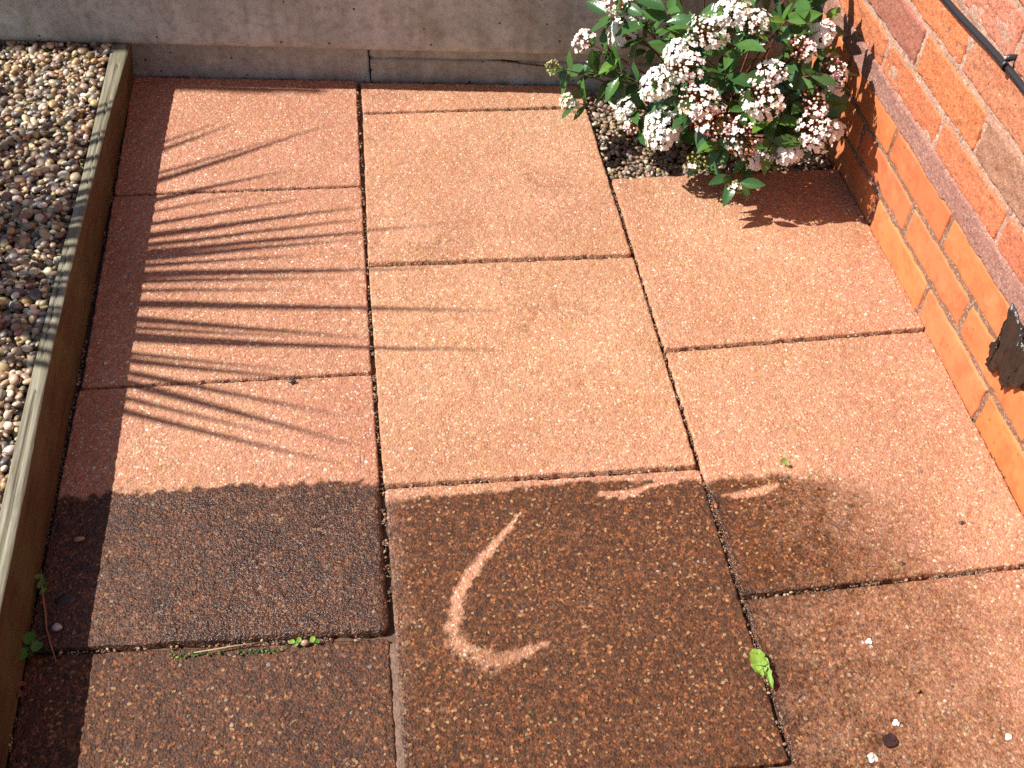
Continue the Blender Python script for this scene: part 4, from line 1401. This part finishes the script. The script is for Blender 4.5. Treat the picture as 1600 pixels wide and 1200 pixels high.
stone('pebble', (-.4117, -.0548, .0065), (.0078, .0040, .0035), (.42, .22, .11), 'small tan pebble on the shaded slab near the washed line', .15)
stone('pebble', (-.4207, -.1880, .0075), (.0060, .0065, .0040), (.48, .44, .42), 'pale grey pebble on the shaded slab beside the twig', .9)
stone('pebble', (-.1130, -.2400, .0010), (.0055, .0050, .0045), (.42, .27, .18), 'tan pebble wedged between the two green sprouts', .4)
stone('dirt_crumb', (-.1315, .2115, .0035), (.0060, .0032, .0030), (.06, .04, .03), 'small dark dirt crumb on the striped slab by its near joint', .2, 'crumb')

stone('mud_clump', (-.4180, -.1470, .0020), (.0150, .0130, .0042), (.028, .017, .009), 'dark wet clump of mud on the shaded slab beside the twig', .6, 'mud')

stone('dirt_crumb', (.8050, -.1480, .0030), (.0042, .0034, .0024), (.07, .035, .03), 'dark crumb on the clean right half of the slab by the wall', .3, 'crumb')
stone('dirt_crumb', (.6945, -.2050, .0030), (.0036, .0040, .0022), (.06, .035, .03), 'dark crumb near the joint between the two slabs nearest the wall', 1.1, 'crumb')
stone('dirt_crumb', (.4630, -.0840, .0030), (.0050, .0026, .0022), (.34, .10, .03), 'rusty orange crumb at the edge of the joint beside the dark slab', 1.4, 'crumb')
stone('dirt_crumb', (.6450, -.3890, .0030), (.0040, .0022, .0020), (.30, .17, .05), 'golden brown crumb on the slab beyond the dead leaf', .8, 'crumb')

# moss along the joint in front of the grimy slab
mv = []
xs = np.linspace(-.40, -.14, 420)
sel = fbm(xs * 30, xs * 0, 12) > .46
xs = xs[sel]
m_pts = np.stack([xs, -.2275 - .021 * (xs + .45) / .44 - .0035 + rng.normal(0, .0016, len(xs)), rng.uniform(-.006, .0005, len(xs))], 1)
PALM = np.array([(.10, .17, .03), (.17, .24, .05), (.06, .10, .02), (.13, .10, .05)])
mo = link('moss', pebbles('moss', m_pts, .0008, .0021, PALM, np.array([.4, .25, .25, .1])), M_WEED)
tag(mo, 'specks of green moss in the joint in front of the grimy slab', 'moss', kind='stuff')

# grit and crumbs lying along the joints
jl = [((-.0065, 1.04), (-.006, .70)), ((-.0065, .70), (-.0065, .23)), ((-.0065, .22), (-.004, -.22)), ((.4575, .66), (.4585, .24)), ((.4585, .23), (.4595, -.01)), ((.4590, -.03), (.4590, -.45)),
      ((-.45, .7045), (-.01, .6970)), ((-.45, .2295), (-.01, .2215)), ((0, -.002), (.455, -.0115)), ((-.003, .4745), (.453, .4615)), ((.003, .9305), (.452, .9245)),
      ((.461, .2270), (.907, .2365)), ((.463, -.2330), (.903, -.2240)), ((-.455, -.218), (-.006, -.240)), ((.9085, .67), (.9085, -.45)), ((-.458, 1.05), (-.455, -.45)), ((-.45, 1.100), (-.01, 1.055)), ((.01, 1.05), (.45, 1.006))]
gp = []
for (a, b) in jl:
    n = int(math.hypot(b[0] - a[0], b[1] - a[1]) * 900)
    t = rng.random(n)
    keep = fbm(t * 22, t * 0 + a[0] * 9, 13) > .44
    t = t[keep]
    gp.append(np.stack([a[0] + (b[0] - a[0]) * t + rng.normal(0, .0016, len(t)), a[1] + (b[1] - a[1]) * t + rng.normal(0, .0016, len(t)), rng.uniform(-.0085, -.0010, len(t))], 1))
gp = np.concatenate(gp)
PALJ = np.array([(.10, .06, .04), (.20, .12, .07), (.34, .17, .09), (.05, .035, .025), (.45, .36, .26)])
jg = link('joint_grit', pebbles('joint_grit', gp, .0008, .0026, PALJ, np.array([.3, .28, .2, .14, .08])), M_PEB)
tag(jg, 'brown grit and crumbs lying along the joints between the slabs', 'grit', kind='stuff')
